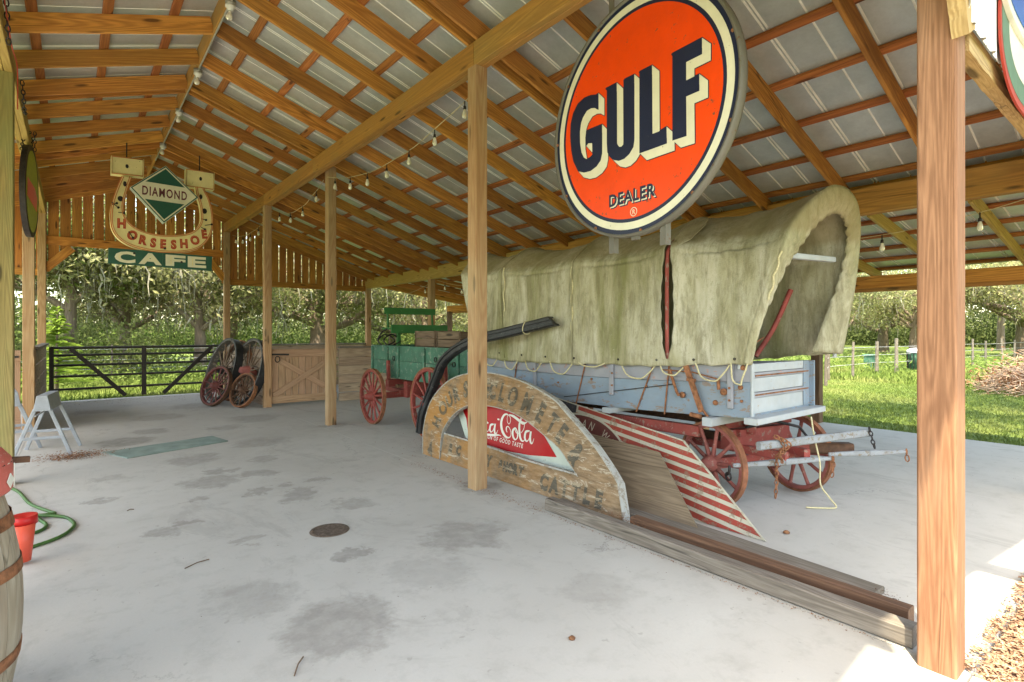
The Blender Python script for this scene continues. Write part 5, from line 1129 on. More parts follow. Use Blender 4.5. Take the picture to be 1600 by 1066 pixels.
# stripes parallel to the top edge, clipped by the slanting right edge
edge = lambda v: -1.914 - (v / (.577 * l3)) * (2.725 - 1.914)
sl = .223 * l3 / (4.5 - 2.725); 
def stripe(d0, d1, ul, m, mat_):
    """between distances d0,d1 below the top edge; ul: left end"""
    P_ = []
    def right(d): # intersection of line v = .577l3 - d + sl*(-2.725-u) with the slanted edge
        u = -2.725
        for _ in range(20): v = .577 * l3 - d + sl * (-2.725 - u); u = edge(v)
        if v < 0: return (-2.725 - (d - .577 * l3) / sl, 0.0)
        return (u, max(0.0, .577 * l3 - d + sl * (-2.725 - u)))
    a = right(d0); b = right(d1); l = lambda d: (ul, max(0.0, .577 * l3 - d + sl * (-2.725 - ul)))
    m_ = MB(); m_.prism([b, a, l(d0), l(d1)], SB, .0012, z0=.0145); return m_.build('stripe', mat_, st)
for i, (d0, d1) in enumerate([(.008 + .0735 * q, .008 + .0735 * q + .043) for q in range(9)]): stripe(d0, d1, -4.02 if i == 0 else -4.15, 0, M['s_red'])
m_ = MB(); m_.prism([(-4.05, .775), (-4.49, .835), (-4.6, .0), (-3.95, .0)], SB, .0012, z0=.016); m_.build('navy_corner', M['s_navy'], st)
ao = [(-3.95 + .78 * math.cos(a) + .0, .06 + .62 * math.sin(a)) for a in np.linspace(.25, math.pi * .9, 40)]; ai = [(-3.95 + .60 * math.cos(a), .06 + .47 * math.sin(a)) for a in np.linspace(.25, math.pi * .9, 40)]; ac_ = [(-3.95 + .80 * math.cos(a), .06 + .64 * math.sin(a)) for a in np.linspace(.25, math.pi * .9, 40)]
m_ = MB(); m_.ring(ac_, ao, SB, .001, z0=.0185); m_.build('arc_outline', M['s_white'], st)
m_ = MB(); m_.ring(ao, ai, SB, .001, z0=.0178); m_.build('arc_band', M['s_brown'], st)
m_ = MB(); m_.prism(ai + [(-4.5, .0), (-3.36, 0.0)], SB, .001, z0=.0178); m_.build('arc_field', M['s_navy'], st)
m_ = MB(); 
for i, c2 in enumerate('YOU CAN WIN'):
    a = 2.25 - i * .155; 
    if c2 != ' ': arc_text(m_, [(c2, -3.95 + .69 * math.cos(a), .06 + .545 * math.sin(a), .115, a - math.pi / 2)], SB, .8, z=.0195, off=.0)
m_.build('arc_lettering', M['enlet'] if 'enlet' in M else M['s_white'], st)
m_ = MB(); m_.ring([(-1.914, 0), (-2.725, .577 * l3), (-4.5, .80 * l3)], [(-1.93, 0), (-2.735, .567 * l3), (-4.5, .79 * l3)], SB, .002, z0=.0155); m_.build('edge_strip', M['s_white'], st)
PB = basis((3.62, 0, 0), (0, -1, 0), Vector((.6, 0, 1)).normalized()); l5 = math.sqrt(1.36)
py = thing('plywood_board', 'bare dirty plywood board leaning between the arched sign and the striped board', 'board', (3.7, 2.9, 0))
m_ = MB(); m_.prism([(-2.269, 0.0), (-2.846, .475 * l5), (-3.694, .515 * l5), (-4.3, .53 * l5), (-4.3, 0.0)], PB, .016); o = m_.mesh('sheet', [M['ply']], PB.inverted()); link('sheet', o, py, PB)
# ================================================================== FLOOR TIMBERS
def timber(p0, p1, w, h, mat, lab, name='timber'):
    o = beam(name, p0, p1, w, h, M[mat], None, bev=.010); tag(o, lab, 'timber', 'timbers lying along the post row'); return o
timber((3.135, .83, .052), (3.15, 3.42, .052), .10, .10, 'grey', 'long grey squared timber nearest the driveway, lit at its near end')
timber((3.33, .90, .05), (3.345, 2.68, .05), .09, .10, 'darkwet', 'reddish brown damp timber lying second beside the grey one')
timber((3.52, 1.12, .022), (3.66, 3.15, .022), .24, .042, 'grey', 'wide flat grey plank lying furthest from the driveway')
timber((3.24, 2.95, .03), (3.3, 3.45, .03), .10, .05, 'grey', 'short broken board stub under the right foot of the arched sign')
# ================================================================== BIG ORANGE DISC SIGN
th4 = math.atan2(.0698, .9976); gd = Vector((-.0698, -.9976, 0)); GB = basis((2.98, 2.4, 0), gd, (0, 0, 1))
gs = thing('orange_disc_sign', 'large round orange enamel dealer sign hanging from the main beam', 'sign', (2.98, 2.4, 3))
cz = 2.985; R0 = .825
def disc(r, z0_, th_, name, mat, n=96, c=(0, cz)):
    m_ = MB(); m_.prism([(c[0] + r * math.cos(a), c[1] + r * math.sin(a)) for a in np.linspace(0, 2 * math.pi, n + 1)[:-1]], GB, th_, z0=z0_); return m_.build(name, mat, gs)
disc(R0 - .02, -.045, .043, 'backing', M['e_navy'])
cyl = []
m_ = MB(); m_.lathe([(R0 - .02, -.05), (R0, -.05), (R0 + .004, -.03), (R0, .012), (R0 - .018, .012), (R0 - .018, -.05)], GB @ Vector((0, cz, 0)), GB.to_3x3() @ Vector((0, 0, 1)), 96, close=True); m_.build('frame_rim', M['e_grey'], gs)
m_ = MB(); ringr = [(math.cos(a), math.sin(a)) for a in np.linspace(0, 2 * math.pi, 97)]
m_.ring([(x * .775, cz + y * .775) for x, y in ringr], [(x * .725, cz + y * .725) for x, y in ringr], GB, .001, z0=-.0015); m_.build('white_ring', M['e_cream'], gs)
disc(.70, -.0015, .0012, 'orange_field', M['e_orange'])
Gp = [(-0.327, 3.255), (-0.359, 3.251), (-0.413, 3.267), (-0.486, 3.273), (-0.555, 3.253), (-0.605, 3.202), (-0.633, 3.128), (-0.639, 3.034), (-0.627, 2.92), (-0.602, 2.826), (-0.549, 2.738), (-0.48, 2.71), (-0.413, 2.705), (-0.348, 2.723), (-0.305, 2.757), (-0.29, 2.805), (-0.29, 3.015), (-0.458, 3.019), (-0.458, 2.904), (-0.435, 2.919), (-0.391, 2.908), (-0.389, 2.82), (-0.422, 2.806), (-0.452, 2.804), (-0.486, 2.825), (-0.512, 2.869), (-0.529, 2.947), (-0.53, 3.033), (-0.517, 3.096), (-0.497, 3.13), (-0.452, 3.167), (-0.402, 3.171), (-0.364, 3.16), (-0.327, 3.133)]
Up = [(-0.255, 3.262), (-0.143, 3.262), (-0.141, 2.833), (-0.131, 2.816), (-0.117, 2.803), (-0.097, 2.799), (-0.078, 2.808), (-0.075, 2.84), (-0.075, 3.258), (0.021, 3.258), (0.021, 2.811), (0.012, 2.765), (-0.026, 2.727), (-0.073, 2.707), (-0.121, 2.706), (-0.171, 2.726), (-0.212, 2.762), (-0.233, 2.797), (-0.238, 2.864), (-0.238, 3.248)]
Lp = [(0.063, 3.258), (0.175, 3.258), (0.178, 2.805), (0.234, 2.805), (0.294, 2.818), (0.297, 2.709), (0.07, 2.707), (0.07, 3.246)]
Fp_ = [(0.333, 3.266), (0.559, 3.268), (0.559, 3.17), (0.444, 3.168), (0.444, 3.055), (0.54, 3.058), (0.54, 2.957), (0.444, 2.956), (0.447, 2.712), (0.344, 2.714), (0.344, 3.25)]
sv = (.060, -.062); gl = MB(); gk = MB(); gc = MB()
def sweep(mb, poly, dxy, z):
    n = len(poly)
    for i in range(n):
        a = poly[i]; b = poly[(i + 1) % n]; q = [a, b, (b[0] + dxy[0], b[1] + dxy[1]), (a[0] + dxy[0], a[1] + dxy[1])]
        mb.add([GB @ Vector((x, y, z + .00002 * i)) for x, y in q], [(0, 1, 2, 3)])
for poly in (Gp, Up, Lp, Fp_):
    for ox, oy in ((.006, 0), (-.006, 0), (0, .006), (0, -.006), (.004, -.005)):
        sweep(gk, [(x + ox, y + oy) for x, y in poly], sv, .0006)
    sweep(gc, poly, sv, .0022)
    gk.add([GB @ Vector((x * 1.0, y, .0034)) for x, y in [(a - .004, b) for a, b in poly]], [tuple(range(len(poly)))])
    gl = MB(); gl.add([GB @ Vector((x, y, .0038)) for x, y in poly], [tuple(range(len(poly)))]); gl.build('letter', M['e_navy'], gs)
# split below
gk.build('letter_outline', M['e_navy'], gs); gc.build('letter_shade', M['e_cream'], gs)
m_ = MB(); Bs = GB @ Matrix.Translation((-.225, 2.400, 0)); put_text(m_, 'DEALER', .118, Bs, z=.0022, offset=.0035, spacing=1.12, xs=.93); m_.build('dealer_lettering', M['e_navy'], gs)
m_ = MB(); Bs = GB @ Matrix.Translation((-.215, 2.390, 0)); put_text(m_, 'DEALER', .118, Bs, z=.0012, offset=.002, spacing=1.12, xs=.93); m_.build('dealer_shade', M['e_cream'], gs)
m_ = MB(); Bs = GB @ Matrix.Translation((-.208, 2.384, 0)); put_text(m_, 'DEALER', .118, Bs, z=.0006, offset=.004, spacing=1.12, xs=.93); m_.build('dealer_outline', M['e_navy'], gs)
m_ = MB(); m_.ring([(.012 + .031 * x, 2.325 + .031 * y) for x, y in ringr], [(.012 + .026 * x, 2.325 + .026 * y) for x, y in ringr], GB, .0006, z0=.0006); put_text(m_, 'R', .045, GB @ Matrix.Translation((-.001, 2.309, 0)), z=.0012, offset=.0005); m_.build('registered_mark', M['e_cream'], gs)
for a in np.linspace(.3, 6.5, 12)[:-1]:
    m_ = MB(); m_.lathe([(0, 0), (.012, 0), (.012, .006), (0, .008)], GB @ Vector((.800 * math.cos(a), cz + .800 * math.sin(a), 0)), GB.to_3x3() @ Vector((0, 0, 1)), 10); m_.build('bolt', M['rust'], gs)
for u in (-.22, .245):
    m_ = MB(); m_.prism([(u - .028, 2.07), (u + .022, 2.07), (u + .022, 2.225), (u - .028, 2.235)], GB, .006, z0=-.03); m_.prism([(u + .018, 2.07), (u + .024, 2.07), (u + .024, 2.23), (u + .018, 2.23)], GB, .05, z0=-.07); m_.build('bracket', M['e_grey'], gs)
    m_ = MB(); m_.prism([(u - .028, 3.76), (u + .022, 3.76), (u + .022, 3.93), (u - .028, 3.93)], GB, .006, z0=-.03); m_.build('bracket', M['e_grey'], gs)
    chain([GB @ Vector((u, 3.91, -.04)), GB @ Vector((u, 4.06, -.03))], .018, .005, 'hanging_chain', 'iron', gs)
m_ = MB(); m_.prism([(-.02, 2.135), (.045, 2.135), (.045, 2.165), (-.02, 2.165)], GB, .02, z0=-.03); m_.build('clip', M['e_grey'], gs)
# ================================================================== HORSESHOE NEON SIGN
HB = Matrix(((1, 0, 0, 0), (0, 0, -1, 11.2), (0, 1, 0, 0), (0, 0, 0, 1)))
hs = thing('horseshoe_neon_sign', 'cream horseshoe shaped neon cafe sign with green diamond hanging at the far end', 'sign', (1.2, 11.2, 3.5))
oL = [(0.625, 4.118), (0.56, 3.927), (0.504, 3.719), (0.472, 3.515), (0.476, 3.297), (0.512, 3.163), (0.593, 3.052), (0.708, 2.975), (0.858, 2.925), (1.063, 2.893), (1.239, 2.891), (1.455, 2.908), (1.639, 2.955), (1.79, 3.04), (1.906, 3.18), (1.973, 3.353), (1.993, 3.53), (1.973, 3.747), (1.925, 3.937), (1.877, 4.038), (1.845, 4.108)]
iL = [(0.765, 4.12), (0.715, 3.93), (0.675, 3.75), (0.656, 3.60), (0.675, 3.46), (0.745, 3.345), (0.86, 3.262), (1.03, 3.212), (1.22, 3.20), (1.42, 3.225), (1.60, 3.277), (1.714, 3.366), (1.781, 3.49), (1.79, 3.635), (1.771, 3.805), (1.724, 3.971), (1.70, 4.117)]
def rs2(pl3, n): return [(-a, b) for a, b in resamp(pl3, n)]
no = 72; O2 = rs2(oL, no); I2 = rs2(iL, no)
m_ = MB(); m_.ring(O2, I2, HB, .14, 0, 0, z0=-.14); hb = m_.build('horseshoe_can', M['e_yellow'], hs)
for q, nm in (([(0.483, 4.43), (0.938, 4.455), (0.934, 4.153), (0.48, 4.128)], 'l'), ([(1.552, 4.417), (2.013, 4.422), (2.003, 4.102), (1.546, 4.102)], 'r')):
    m_ = MB(); m_.prism(q[::-1], HB, .145, z0=-.143); m_.build('heel_can', M['e_yellow'], hs, bev=.008)
    qq = [Vector((a, b, .012)) for a, b in q]; c2 = sum(qq, Vector()) / 4; m_ = MB(); m_.tube([HB @ (c2 + (p - c2) * .93 + Vector((0, 0, .0))) for p in qq], .008, 6, closed=True); m_.build('neon_tube', M['e_edge'], hs)
def inset(pl3, d): return offset(pl3, d)
m_ = MB(); m_.ring(O2, inset(O2, .014) if True else O2, HB, .002, z0=.0005); m_.ring(I2, inset(I2, -.012), HB, .002, z0=.0005); m_.build('edge_line', M['e_edge'], hs)
m_ = MB(); m_.tube([HB @ Vector((x, y, .02)) for x, y in inset(O2, .03)], .006, 6); m_.build('neon_tube', M['e_edge'], hs); m_ = MB(); m_.tube([HB @ Vector((x, y, .02)) for x, y in inset(I2, -.028)], .006, 6); m_.build('neon_tube', M['e_edge'], hs)
m_ = MB(); dia = [(1.239, 4.379), (1.733, 3.907), (1.212, 3.389), (0.737, 3.926)]; m_.prism(dia[::-1], HB, .16, z0=-.05); m_.build('diamond_can', M['e_pale'], hs)
dc = Vector((1.235, 3.90, 0)); sc_ = lambda k: [(dc.x + (a - dc.x) * k, dc.y + (b - dc.y) * k) for a, b in dia][::-1]
m_ = MB(); m_.prism(sc_(.985), HB, .0012, z0=.111); m_.build('diamond_border', M['e_green'], hs); m_ = MB(); m_.prism(sc_(.94), HB, .0012, z0=.113); m_.build('diamond_white', M['e_cream'], hs); m_ = MB()
k9 = [(dc.x + (a - dc.x) * .88, dc.y + (b - dc.y) * .88) for a, b in dia]
def lerp2(a, b, f): return (a[0] + (b[0] - a[0]) * f, a[1] + (b[1] - a[1]) * f)
T_, Rr_, B_, L_ = k9; m_.prism([lerp2(T_, L_, .66), lerp2(T_, Rr_, .66), T_][::1], HB, .0012, z0=.115); m_.prism([B_, lerp2(B_, Rr_, .66), lerp2(B_, L_, .66)], HB, .0012, z0=.115); m_.build('diamond_green', M['e_green'], hs)
m_ = MB(); put_text(m_, 'DIAMOND', .21, HB @ Matrix.Translation((.895, 3.835, 0)) @ Matrix.Rotation(-.01, 4, 'Z'), z=.1155, offset=.005, spacing=1.2, xs=.585); m_.build('diamond_lettering', M['e_maroon'], hs)
m_ = MB()
tx = [(0.625, 3.33), (0.775, 3.150), (0.93, 3.085), (1.07, 3.055), (1.215, 3.048), (1.37, 3.055), (1.525, 3.085), (1.695, 3.165), (1.845, 3.29)]; an_ = [-.0, -.45, -.28, -.16, -.03, .05, .1, .35, .2]
arc_text(m_, [(c2, x, y, .205, a * .6) for c2, (x, y), a in zip('HORSESHOE', tx, an_)], HB, .82, z=.003, off=.013); m_.build('horseshoe_lettering', M['e_red'], hs)
m_ = MB(); arc_text(m_, [(c2, x, y, .205, a * .6) for c2, (x, y), a in zip('HORSESHOE', tx, an_)], HB, .82, z=.006, off=-.005); m_.build('letter_inline', M['e_edge'], hs)
m_ = MB(); m_.prism([(0.448, 2.905), (0.442, 2.645), (1.208, 2.64), (1.208, 2.90)], HB, .05, z0=-.05); m_.build('cafe_panel', M['e_green'], hs, bev=.003); m_ = MB(); m_.prism([(1.212, 2.90), (1.212, 2.64), (1.965, 2.625), (1.973, 2.89)], HB, .05, z0=-.05); m_.build('cafe_panel', M['e_green'], hs, bev=.003)
for nm, x0_, x1_ in (('C', .53, .815), ('A', .86, 1.195), ('F', 1.25, 1.55), ('E', 1.585, 1.875)):
    vt, f = text_mesh(nm, .26, offset=.013); xa = min(p[0] for p in vt); xb = max(p[0] for p in vt); ya = min(p[1] for p in vt); yb2 = max(p[1] for p in vt)
    m_ = MB(); m_.add([HB @ Vector((x0_ + (x - xa) / (xb - xa) * (x1_ - x0_), 2.668 + (y - ya) / (yb2 - ya) * .195, .0012)) for x, y in vt], f); m_.build('cafe_letter', M['e_cream'], hs)
    vt, f = text_mesh(nm, .26, offset=-.010); m_ = MB(); m_.add([HB @ Vector((x0_ + .016 + (x - xa) / (xb - xa) * (x1_ - x0_), 2.674 + (y - ya) / (yb2 - ya) * .185, .003)) for x, y in vt], f); m_.build('neon_letter', M['e_yellow'], hs)
for hx, hy, r1, r2 in ((0.70, 4.292, .022, .035), (0.67, 3.992, .025, .045), (0.61, 3.735, .04, .045), (1.787, 4.273, .022, .035), (1.79, 3.95, .025, .045), (1.848, 3.70, .04, .05), (.80, 2.84, .018, .018), (1.49, 2.75, .018, .018), (1.24, 2.965, .02, .02)):
    m_ = MB(); m_.prism([(hx + r1 * math.cos(a), hy + r2 * math.sin(a)) for a in np.linspace(0, 6.283, 15)[:-1]], HB, .002, z0=.004); m_.build('nail_hole', M['iron'], hs)

for x0_, y0_, x1_, y1_ in ((.49, 3.66, .58, 3.58), (.50, 3.62, .56, 3.65), (.58, 3.50, .66, 3.50), (1.80, 3.55, 1.87, 3.54), (1.85, 3.44, 1.96, 3.47), (1.79, 3.40, 1.85, 3.37), (.72, 3.20, .78, 3.1)):
    m_ = MB(); m_.tube([HB @ Vector((x0_, y0_, .015)), HB @ Vector((x1_, y1_, .015))], .007, 6); m_.lathe([(0, 0), (.018, 0), (.018, .03), (0, .03)], HB @ Vector((x1_, y1_, 0)), (0, -1, 0), 10); m_.build('tube_lead', M['iron'], hs)
for x in (.70, 1.78): m_ = MB(); m_.tube([(x, 11.27, 4.42), (x, 11.27, Zr(x) + .02)], .009, 6); m_.build('hanger_rod', M['iron'], hs)
# ================================================================== YELLOW SIGN ON THE LEFT BEAM
YB = basis((-.50, 10.3, 3.42), Vector((.10, -.995, 0)), (0, 0, 1)) @ Matrix.Rotation(.0, 4, 'Z')
yb = Matrix.Translation((-.44, 9.9, 3.42)) @ Matrix.Rotation(R(-5.5), 4, 'Z')
YB = yb @ Matrix(((0, 0, 1, 0), (1, 0, 0, 0), (0, 1, 0, 0), (0, 0, 0, 1)))
ye = thing('yellow_sign', 'narrow looking yellow green disc sign with a red patch chained to the left beam', 'sign', (-.44, 9.9, 3.42))
def ell(a_, b_, n=48): return [(a_ * math.cos(t), b_ * math.sin(t)) for t in np.linspace(0, 2 * math.pi, n + 1)[:-1]]
m_ = MB(); m_.prism(ell(.50, .62), YB, .06, z0=-.06); m_.build('rim', M['iron'], ye, bev=.006); m_ = MB(); m_.prism(ell(.42, .55), YB, .003, z0=.001); m_.build('face', plain('face_yellow_green', (.34, .38, .05), .5), ye)
m_ = MB(); m_.prism([(-.38, -.12), (.30, -.22), (.34, -.02), (.15, .08), (-.36, .12)], YB, .002, z0=.005); m_.build('red_patch', M['e_orange'], ye)
for a in (-.4, .4): chain([YB @ Vector((a, .45, -.05)), YB @ Vector((a * .6, .65, -.05)), YB @ Vector((a * .3, .78, .0))], .02, .006, 'hanging_chain', 'iron', ye)
chain([(-.415, 9.93, 3.98), (-.415, 9.93, 4.13), (-.415, 9.93, 4.25)], .02, .006, 'hanging_chain', 'iron', ye)
lc = thing('loose_chain', 'dark chain looped down the face of the left beam', 'chain', (-.44, 7, 4))
chain([(-.44, 6.2, 4.28), (-.435, 6.25, 4.1), (-.43, 6.3, 3.95)], .02, .006, 'chain', 'iron', lc); chain([(-.44, 8.0, 4.25), (-.43, 8.05, 4.1), (-.43, 8.2, 3.98), (-.43, 8.5, 4.05)], .02, .006, 'chain', 'iron', lc)
m_ = MB(); m_.tube(crom([(-.435, 5.9, 4.2), (-.43, 6.6, 4.06), (-.43, 7.2, 4.1), (-.43, 7.25, 3.7)], 6), .005, 5); m_.build('red_cord', M['e_red'], lc)
# ================================================================== SIGNS ON THE NEAR GABLE
NBm = Matrix(((1, 0, 0, 0), (0, 0, -1, .575), (0, 1, 0, 0), (0, 0, 0, 1)))
t = thing('blue_oval_sign', 'blue oval enamel sign with white border high on the white siding', 'sign', (3.75, .57, 3.2))
def ov(cx2, cy2, a_, b_, n=56): return [(cx2 + a_ * abs(math.cos(q)) ** .8 * math.copysign(1, math.cos(q)), cy2 + b_ * abs(math.sin(q)) ** .8 * math.copysign(1, math.sin(q))) for q in np.linspace(0, 2 * math.pi, n + 1)[:-1]]
m_ = MB(); m_.prism(ov(3.86, 3.21, .47, .17), NBm, .02); m_.build('border', M['e_white'], t, bev=.003); m_ = MB(); m_.prism(ov(3.86, 3.22, .425, .13), NBm, .002, z0=.0215); m_.build('field', M['e_blue'], t)
t = thing('green_round_sign', 'round green and white sign with red edge partly below the blue oval', 'sign', (3.95, .59, 2.85))
m_ = MB(); m_.prism(ov(4.02, 3.02, .56, .33), NBm, .010, z0=-.012); m_.build('red_edge', M['e_red'], t); m_ = MB(); m_.prism(ov(4.02, 3.03, .53, .30), NBm, .001, z0=-.0015); m_.build('green_ring', plain('sign_green', (.09, .17, .11), .5), t); m_ = MB(); m_.prism(ov(4.04, 3.04, .40, .20), NBm, .001, z0=.0003); m_.build('white_field', M['e_white'], t)
# ================================================================== LEFT FOREGROUND
bx, by = -.475, 2.9
br = thing('wooden_barrel', 'whitewashed wooden barrel with rusty hoops at the left edge', 'barrel', (bx, by, 0))
rb = lambda z: .255 + .065 * (1 - ((z - .45) / .45) ** 2)
nst = 20
stave = MB(); zs_ = [0, .12, .24, .36, .45, .54, .66, .78, .9]; v = []
for z in zs_:
    r_ = rb(z); h_ = math.pi / nst * .965
    for rr, aa in ((r_, -h_), (r_ + .0015, 0), (r_, h_), (r_ - .02, h_), (r_ - .02, -h_)): v.append((rr * math.cos(aa), rr * math.sin(aa), z))
fs = [(0, 1, 2, 3, 4)[::-1], tuple(5 * 8 + i for i in range(5))]
for i in range(8):
    for j in range(5): fs.append((5 * i + j, 5 * i + (j + 1) % 5, 5 * i + 5 + (j + 1) % 5, 5 * i + 5 + j))
stave.add(v, fs); sme = stave.mesh('stave', [M['barrel']])
for k in range(nst): link('stave', sme, br, Matrix.Translation((bx, by, 0)) @ Matrix.Rotation(2 * math.pi * k / nst, 4, 'Z'))
m_ = MB(); m_.lathe([(0, .87), (rb(.87) - .02, .87), (rb(.87) - .02, .885), (0, .885)], (bx, by, 0)); m_.build('head', M['barrel'], br)
for z, h_ in ((.09, .05), (.27, .045), (.60, .045), (.78, .05)):
    m_ = MB(); m_.lathe([(rb(z) + .001, z - h_ / 2), (rb(z - h_ / 2) + .005, z - h_ / 2), (rb(z + h_ / 2) + .005, z + h_ / 2), (rb(z) + .001, z + h_ / 2)], (bx, by, 0), n=48, close=True); m_.build('hoop', M['rust'], br)
rs = thing('red_pump_head', 'faded red domed metal casing with black and white dial ticks standing on the barrel', 'pump', (bx, by, .89))
redc = paint('faded_pump_red', (.52, .12, .10), (.60, .38, .34), .5, .5, (.3, .1, .08), .3, 3.)
m_ = MB(); m_.lathe([(0, .887), (.285, .887), (.292, .90), (.292, .97), (.285, 1.01), (.26, 1.045), (.2, 1.07), (0, 1.08)], (bx, by, 0), n=48); m_.build('casing', redc, rs)
for k in range(14):
    a = R(-60 + k * 8); c2 = Vector((bx + .288 * math.cos(a), by + .288 * math.sin(a), 1.0)); m_ = MB(); m_.bar(c2 + Vector((-.002, 0, -.004)), c2 + Vector((-.02 * math.cos(a), -.02 * math.sin(a), .026)), .02, .004, m=0); m_.build('dial_tick', M['iron'] if k % 2 else M['e_white'], rs)
m_ = MB(); m_.bar((bx + .28, by + .06, .99), (bx + .335, by + .07, .985), .03, .022); m_.build('spout', M['brown'], rs)
m_ = MB(); m_.prism([(-.03, 0), (0, -.028), (.03, 0), (0, .028)], basis((bx + .2855, by - .07, .935), (.24, .97, 0), (0, 0, 1)), .003); m_.prism([(-.015, -.04), (.012, -.05), (.02, .04), (0, .05)], basis((bx + .292, by - .005, .94), (0, 1, 0), (0, 0, 1)), .003); m_.build('white_mark', M['e_white'], rs)
cu = thing('traffic_red_cup', 'tapered orange red plastic container with darker rim beside the barrel', 'container', (-.275, 4.6, 0))
m_ = MB(); m_.lathe([(0, .0), (.045, 0), (.068, .24), (.062, .24), (.04, .01), (0, .01)], (-.26, 4.75, 0.02), n=24); m_.build('body', M['cup'], cu); m_ = MB(); m_.lathe([(.060, .235), (.074, .235), (.072, .29), (.066, .29), (.0, .27)], (-.255, 4.77, .02), n=24); m_.build('rim', M['cupred'], cu)
ho = thing('garden_hose', 'green garden hose coiled loosely on the concrete by the barrel', 'hose', (-.15, 5.5, 0))
m_ = MB(); m_.tube(crom([(-.55, 7.3, .012), (-.407, 6.895, .012), (-.30, 6.35, .012), (-.166, 5.98, .012), (-.12, 5.86, .014), (-.18, 5.84, .02), (-.28, 5.9, .014), (-.2, 5.8, .03), (-.06, 5.70, .014), (-.005, 5.52, .012), (-.0, 5.38, .012), (-.055, 5.21, .012), (-.15, 5.10, .012), (-.3, 5.02, .012), (-.42, 5.05, .02), (-.40, 5.5, .012), (-.28, 5.84, .03), (-.19, 5.66, .014), (-.165, 5.53, .012), (-.2, 5.42, .012), (-.3, 5.36, .012), (-.45, 5.4, .012)], 8), .0125, 8); m_.build('tube', M['hose'], ho)
def sawhorse(lab, loc, rz):
    t = thing('folding_sawhorse', lab, 'sawhorse', (0, 0, 0), group='grey metal sawhorses by the left post')
    m_ = MB(); v = []
    for y in (-.33, .33): v += [(-.085, y, .56), (.085, y, .56), (.05, y, .745), (-.05, y, .745)]
    m_.add(v, [(0, 1, 2, 3), (7, 6, 5, 4), (0, 4, 5, 1), (1, 5, 6, 2), (2, 6, 7, 3), (3, 7, 4, 0)]); m_.build('top_channel', M['sawhorse'], t, bev=.004)
    for y in (-.30, .30):
        for s_ in (-1, 1): beam('leg', (s_ * .07, y, .58), (s_ * .275, y + (.05 if y > 0 else -.02), 0.0), .04, .025, M['sawhorse'], t, up=(0, 1, 0))
        beam('cross_bar', (-.185, y * 1.06, .235), (.185, y * 1.06, .235), .012, .035, M['sawhorse'], t)
    m_ = MB(); m_.tube([(-.07, -.3, .5), (-.07, .3, .5)], .01, 6); m_.build('hinge_rod', M['steel'], t)
    t.matrix_basis = Matrix.Translation(loc) @ Matrix.Rotation(rz, 4, 'Z'); return t
s1 = sawhorse('grey folding metal sawhorse standing nearer, in front of the other', (-.25, 8.95, 0), R(-8))
s2 = copy_tree(s1); s2.matrix_basis = Matrix.Translation((-.64, 9.7, 0)) @ Matrix.Rotation(R(6), 4, 'Z'); s2['label'] = 'grey folding metal sawhorse further back, half behind the left post'
m_ = MB(); m_.add([(.28, 8.50, 0.002), (.50, 7.93, .002), (1.66, 8.32, .002), (1.56, 8.86, .002), (.28, 8.50, .014), (.50, 7.93, .014), (1.66, 8.32, .014), (1.56, 8.86, .014)], [(0, 3, 2, 1), (4, 5, 6, 7), (0, 1, 5, 4), (1, 2, 6, 5), (2, 3, 7, 6), (3, 0, 4, 7)])
tag(m_.build('floor_mat', M['mat']), 'flat grey green mat lying on the concrete past the sawhorses', 'mat')
t = thing('drain_cover', 'small round rusty drain cover set in the driveway slab', 'drain cover', (1.515, 4.1, 0))
m_ = MB(); m_.lathe([(.0, .002), (.11, .002), (.118, .006), (.14, .006), (.145, 0)], (1.515, 4.1, 0), n=40); m_.build('frame', M['grate'], t)
for k in range(9): y = -.09 + .0225 * k; hw = math.sqrt(max(0, .108 ** 2 - y * y)); m_ = MB(); m_.box(1.515 - hw, 1.515 + hw, 4.1 + y - .005, 4.1 + y + .005, .002, .007); m_.build('grate_bar', M['grate'], t)
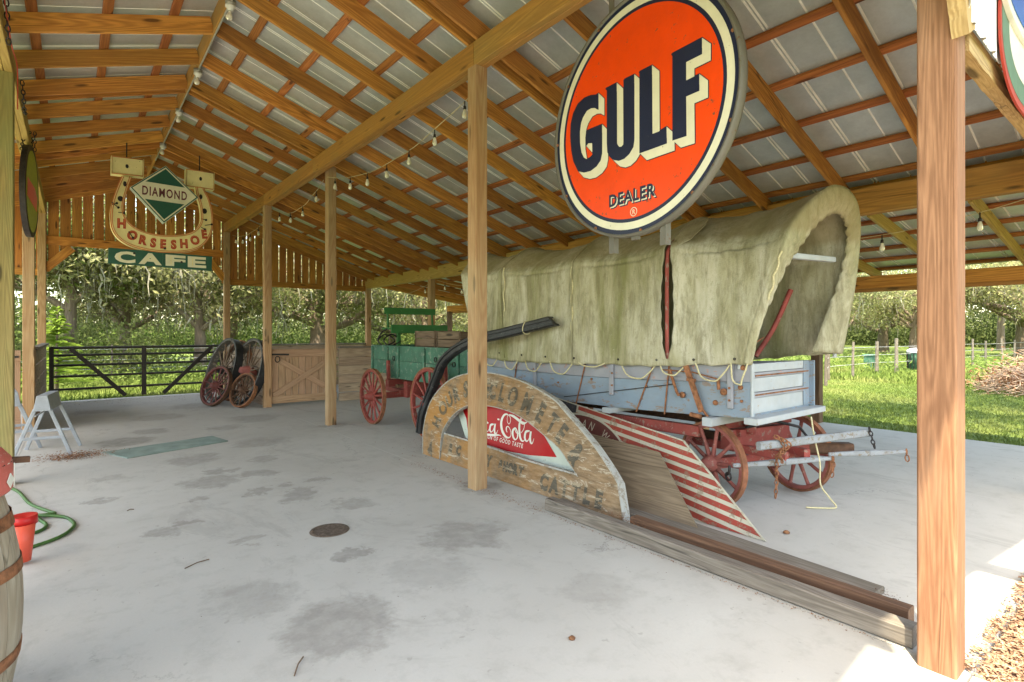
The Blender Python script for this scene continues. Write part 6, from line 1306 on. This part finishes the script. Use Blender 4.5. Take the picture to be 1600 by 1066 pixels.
# litter: leaves, twigs and grit
def scatter(n, fx, size, mat, name, lab):
    c = np.array([fx() for _ in range(n)]); P_ = rand_quads(c, size, 1, (.0, .0, .0)); P_[:, :, 2] = np.clip((P_[:, :, 2] - c[:, None, 2]) * .35 + c[:, None, 2], .002, .2); tag(quads(name, P_, M[mat]), kind='stuff', label=lab)
scatter(1100, lambda: (rng.gauss(.0, .17), rng.gauss(8.42, .10), abs(rng.gauss(.0, .025)) + .004), .022, 'terracotta', 'leaf_litter', 'drift of dry brown leaves under the nearer sawhorse')
scatter(500, lambda: (3.05 + rng.gauss(0, .05), rng.uniform(3.4, 5.6), .006), .013, 'terracotta', 'leaf_litter', 'dry leaves and grit caught along the slab joint')
scatter(420, lambda: (3.07 - abs(rng.gauss(0, .018)), rng.uniform(.85, 3.5), .006), .010, 'terracotta', 'leaf_litter', 'grit along the edge of the grey timber')
scatter(260, lambda: (3.29 + rng.gauss(0, .03), rng.uniform(2.5, 2.95), .055 + rng.random() * .03), .014, 'terracotta', 'leaf_litter', 'brown leaves heaped between the two floor timbers')
scatter(160, lambda: (3.48 + rng.gauss(0, .05), 1.08 + rng.gauss(0, .05), .02 + rng.random() * .03), .012, 'brown', 'leaf_litter', 'pine needles at the near end of the wide grey plank')
scatter(700, lambda: (rng.gauss(3.95, .35), rng.gauss(6.1, .5), .006), .016, 'terracotta', 'leaf_litter', 'dead leaves under the wagons behind the arched sign')
scatter(240, lambda: (rng.uniform(-.4, 3), 15.1 - abs(rng.gauss(0, .6)), .006), .02, 'brown', 'leaf_litter', 'dark leaves on the slab in front of the gate')
scatter(240, lambda: (rng.uniform(-.2, 2.9), rng.uniform(1.5, 10), .004), .007, 'brown', 'grit', 'small dark bits scattered on the driveway slab')
scatter(120, lambda: (rng.uniform(3.5, 8), rng.uniform(.8, 5), .004), .008, 'brown', 'grit', 'small dark bits scattered on the right hand slab')
for (x, y, r_, lab) in ((4.15, 1.9, .022, 'small brown seed pod on the slab in front of the striped board'), (1.9, 1.9, .016, 'dark crumpled leaf at the bottom of the driveway')):
    m_ = MB(); m_.lathe([(0, 0), (r_, .004), (r_ * 1.1, r_ * .6), (r_ * .5, r_ * 1.1), (0, r_ * 1.15)], (x, y, 0), n=9); tag(m_.build('seed_pod', M['terracotta']), lab, 'seed pod')
for x, y, L, a, lab in ((.55, 4.0, .16, .4, 'pale twig lying on the slab near the barrel'), (.75, 2.45, .14, 1.0, 'brown twig at the bottom left of the driveway'), (.35, 5.6, .05, .2, 'short yellow leaf stem on the slab beyond the hose')):
    m_ = MB(); m_.tube([(x, y, .006), (x + L * .5 * math.cos(a), y + L * .5 * math.sin(a) + .01, .010), (x + L * math.cos(a), y + L * math.sin(a), .006)], .0035, 5); tag(m_.build('twig', M['crate']), lab, 'twig')
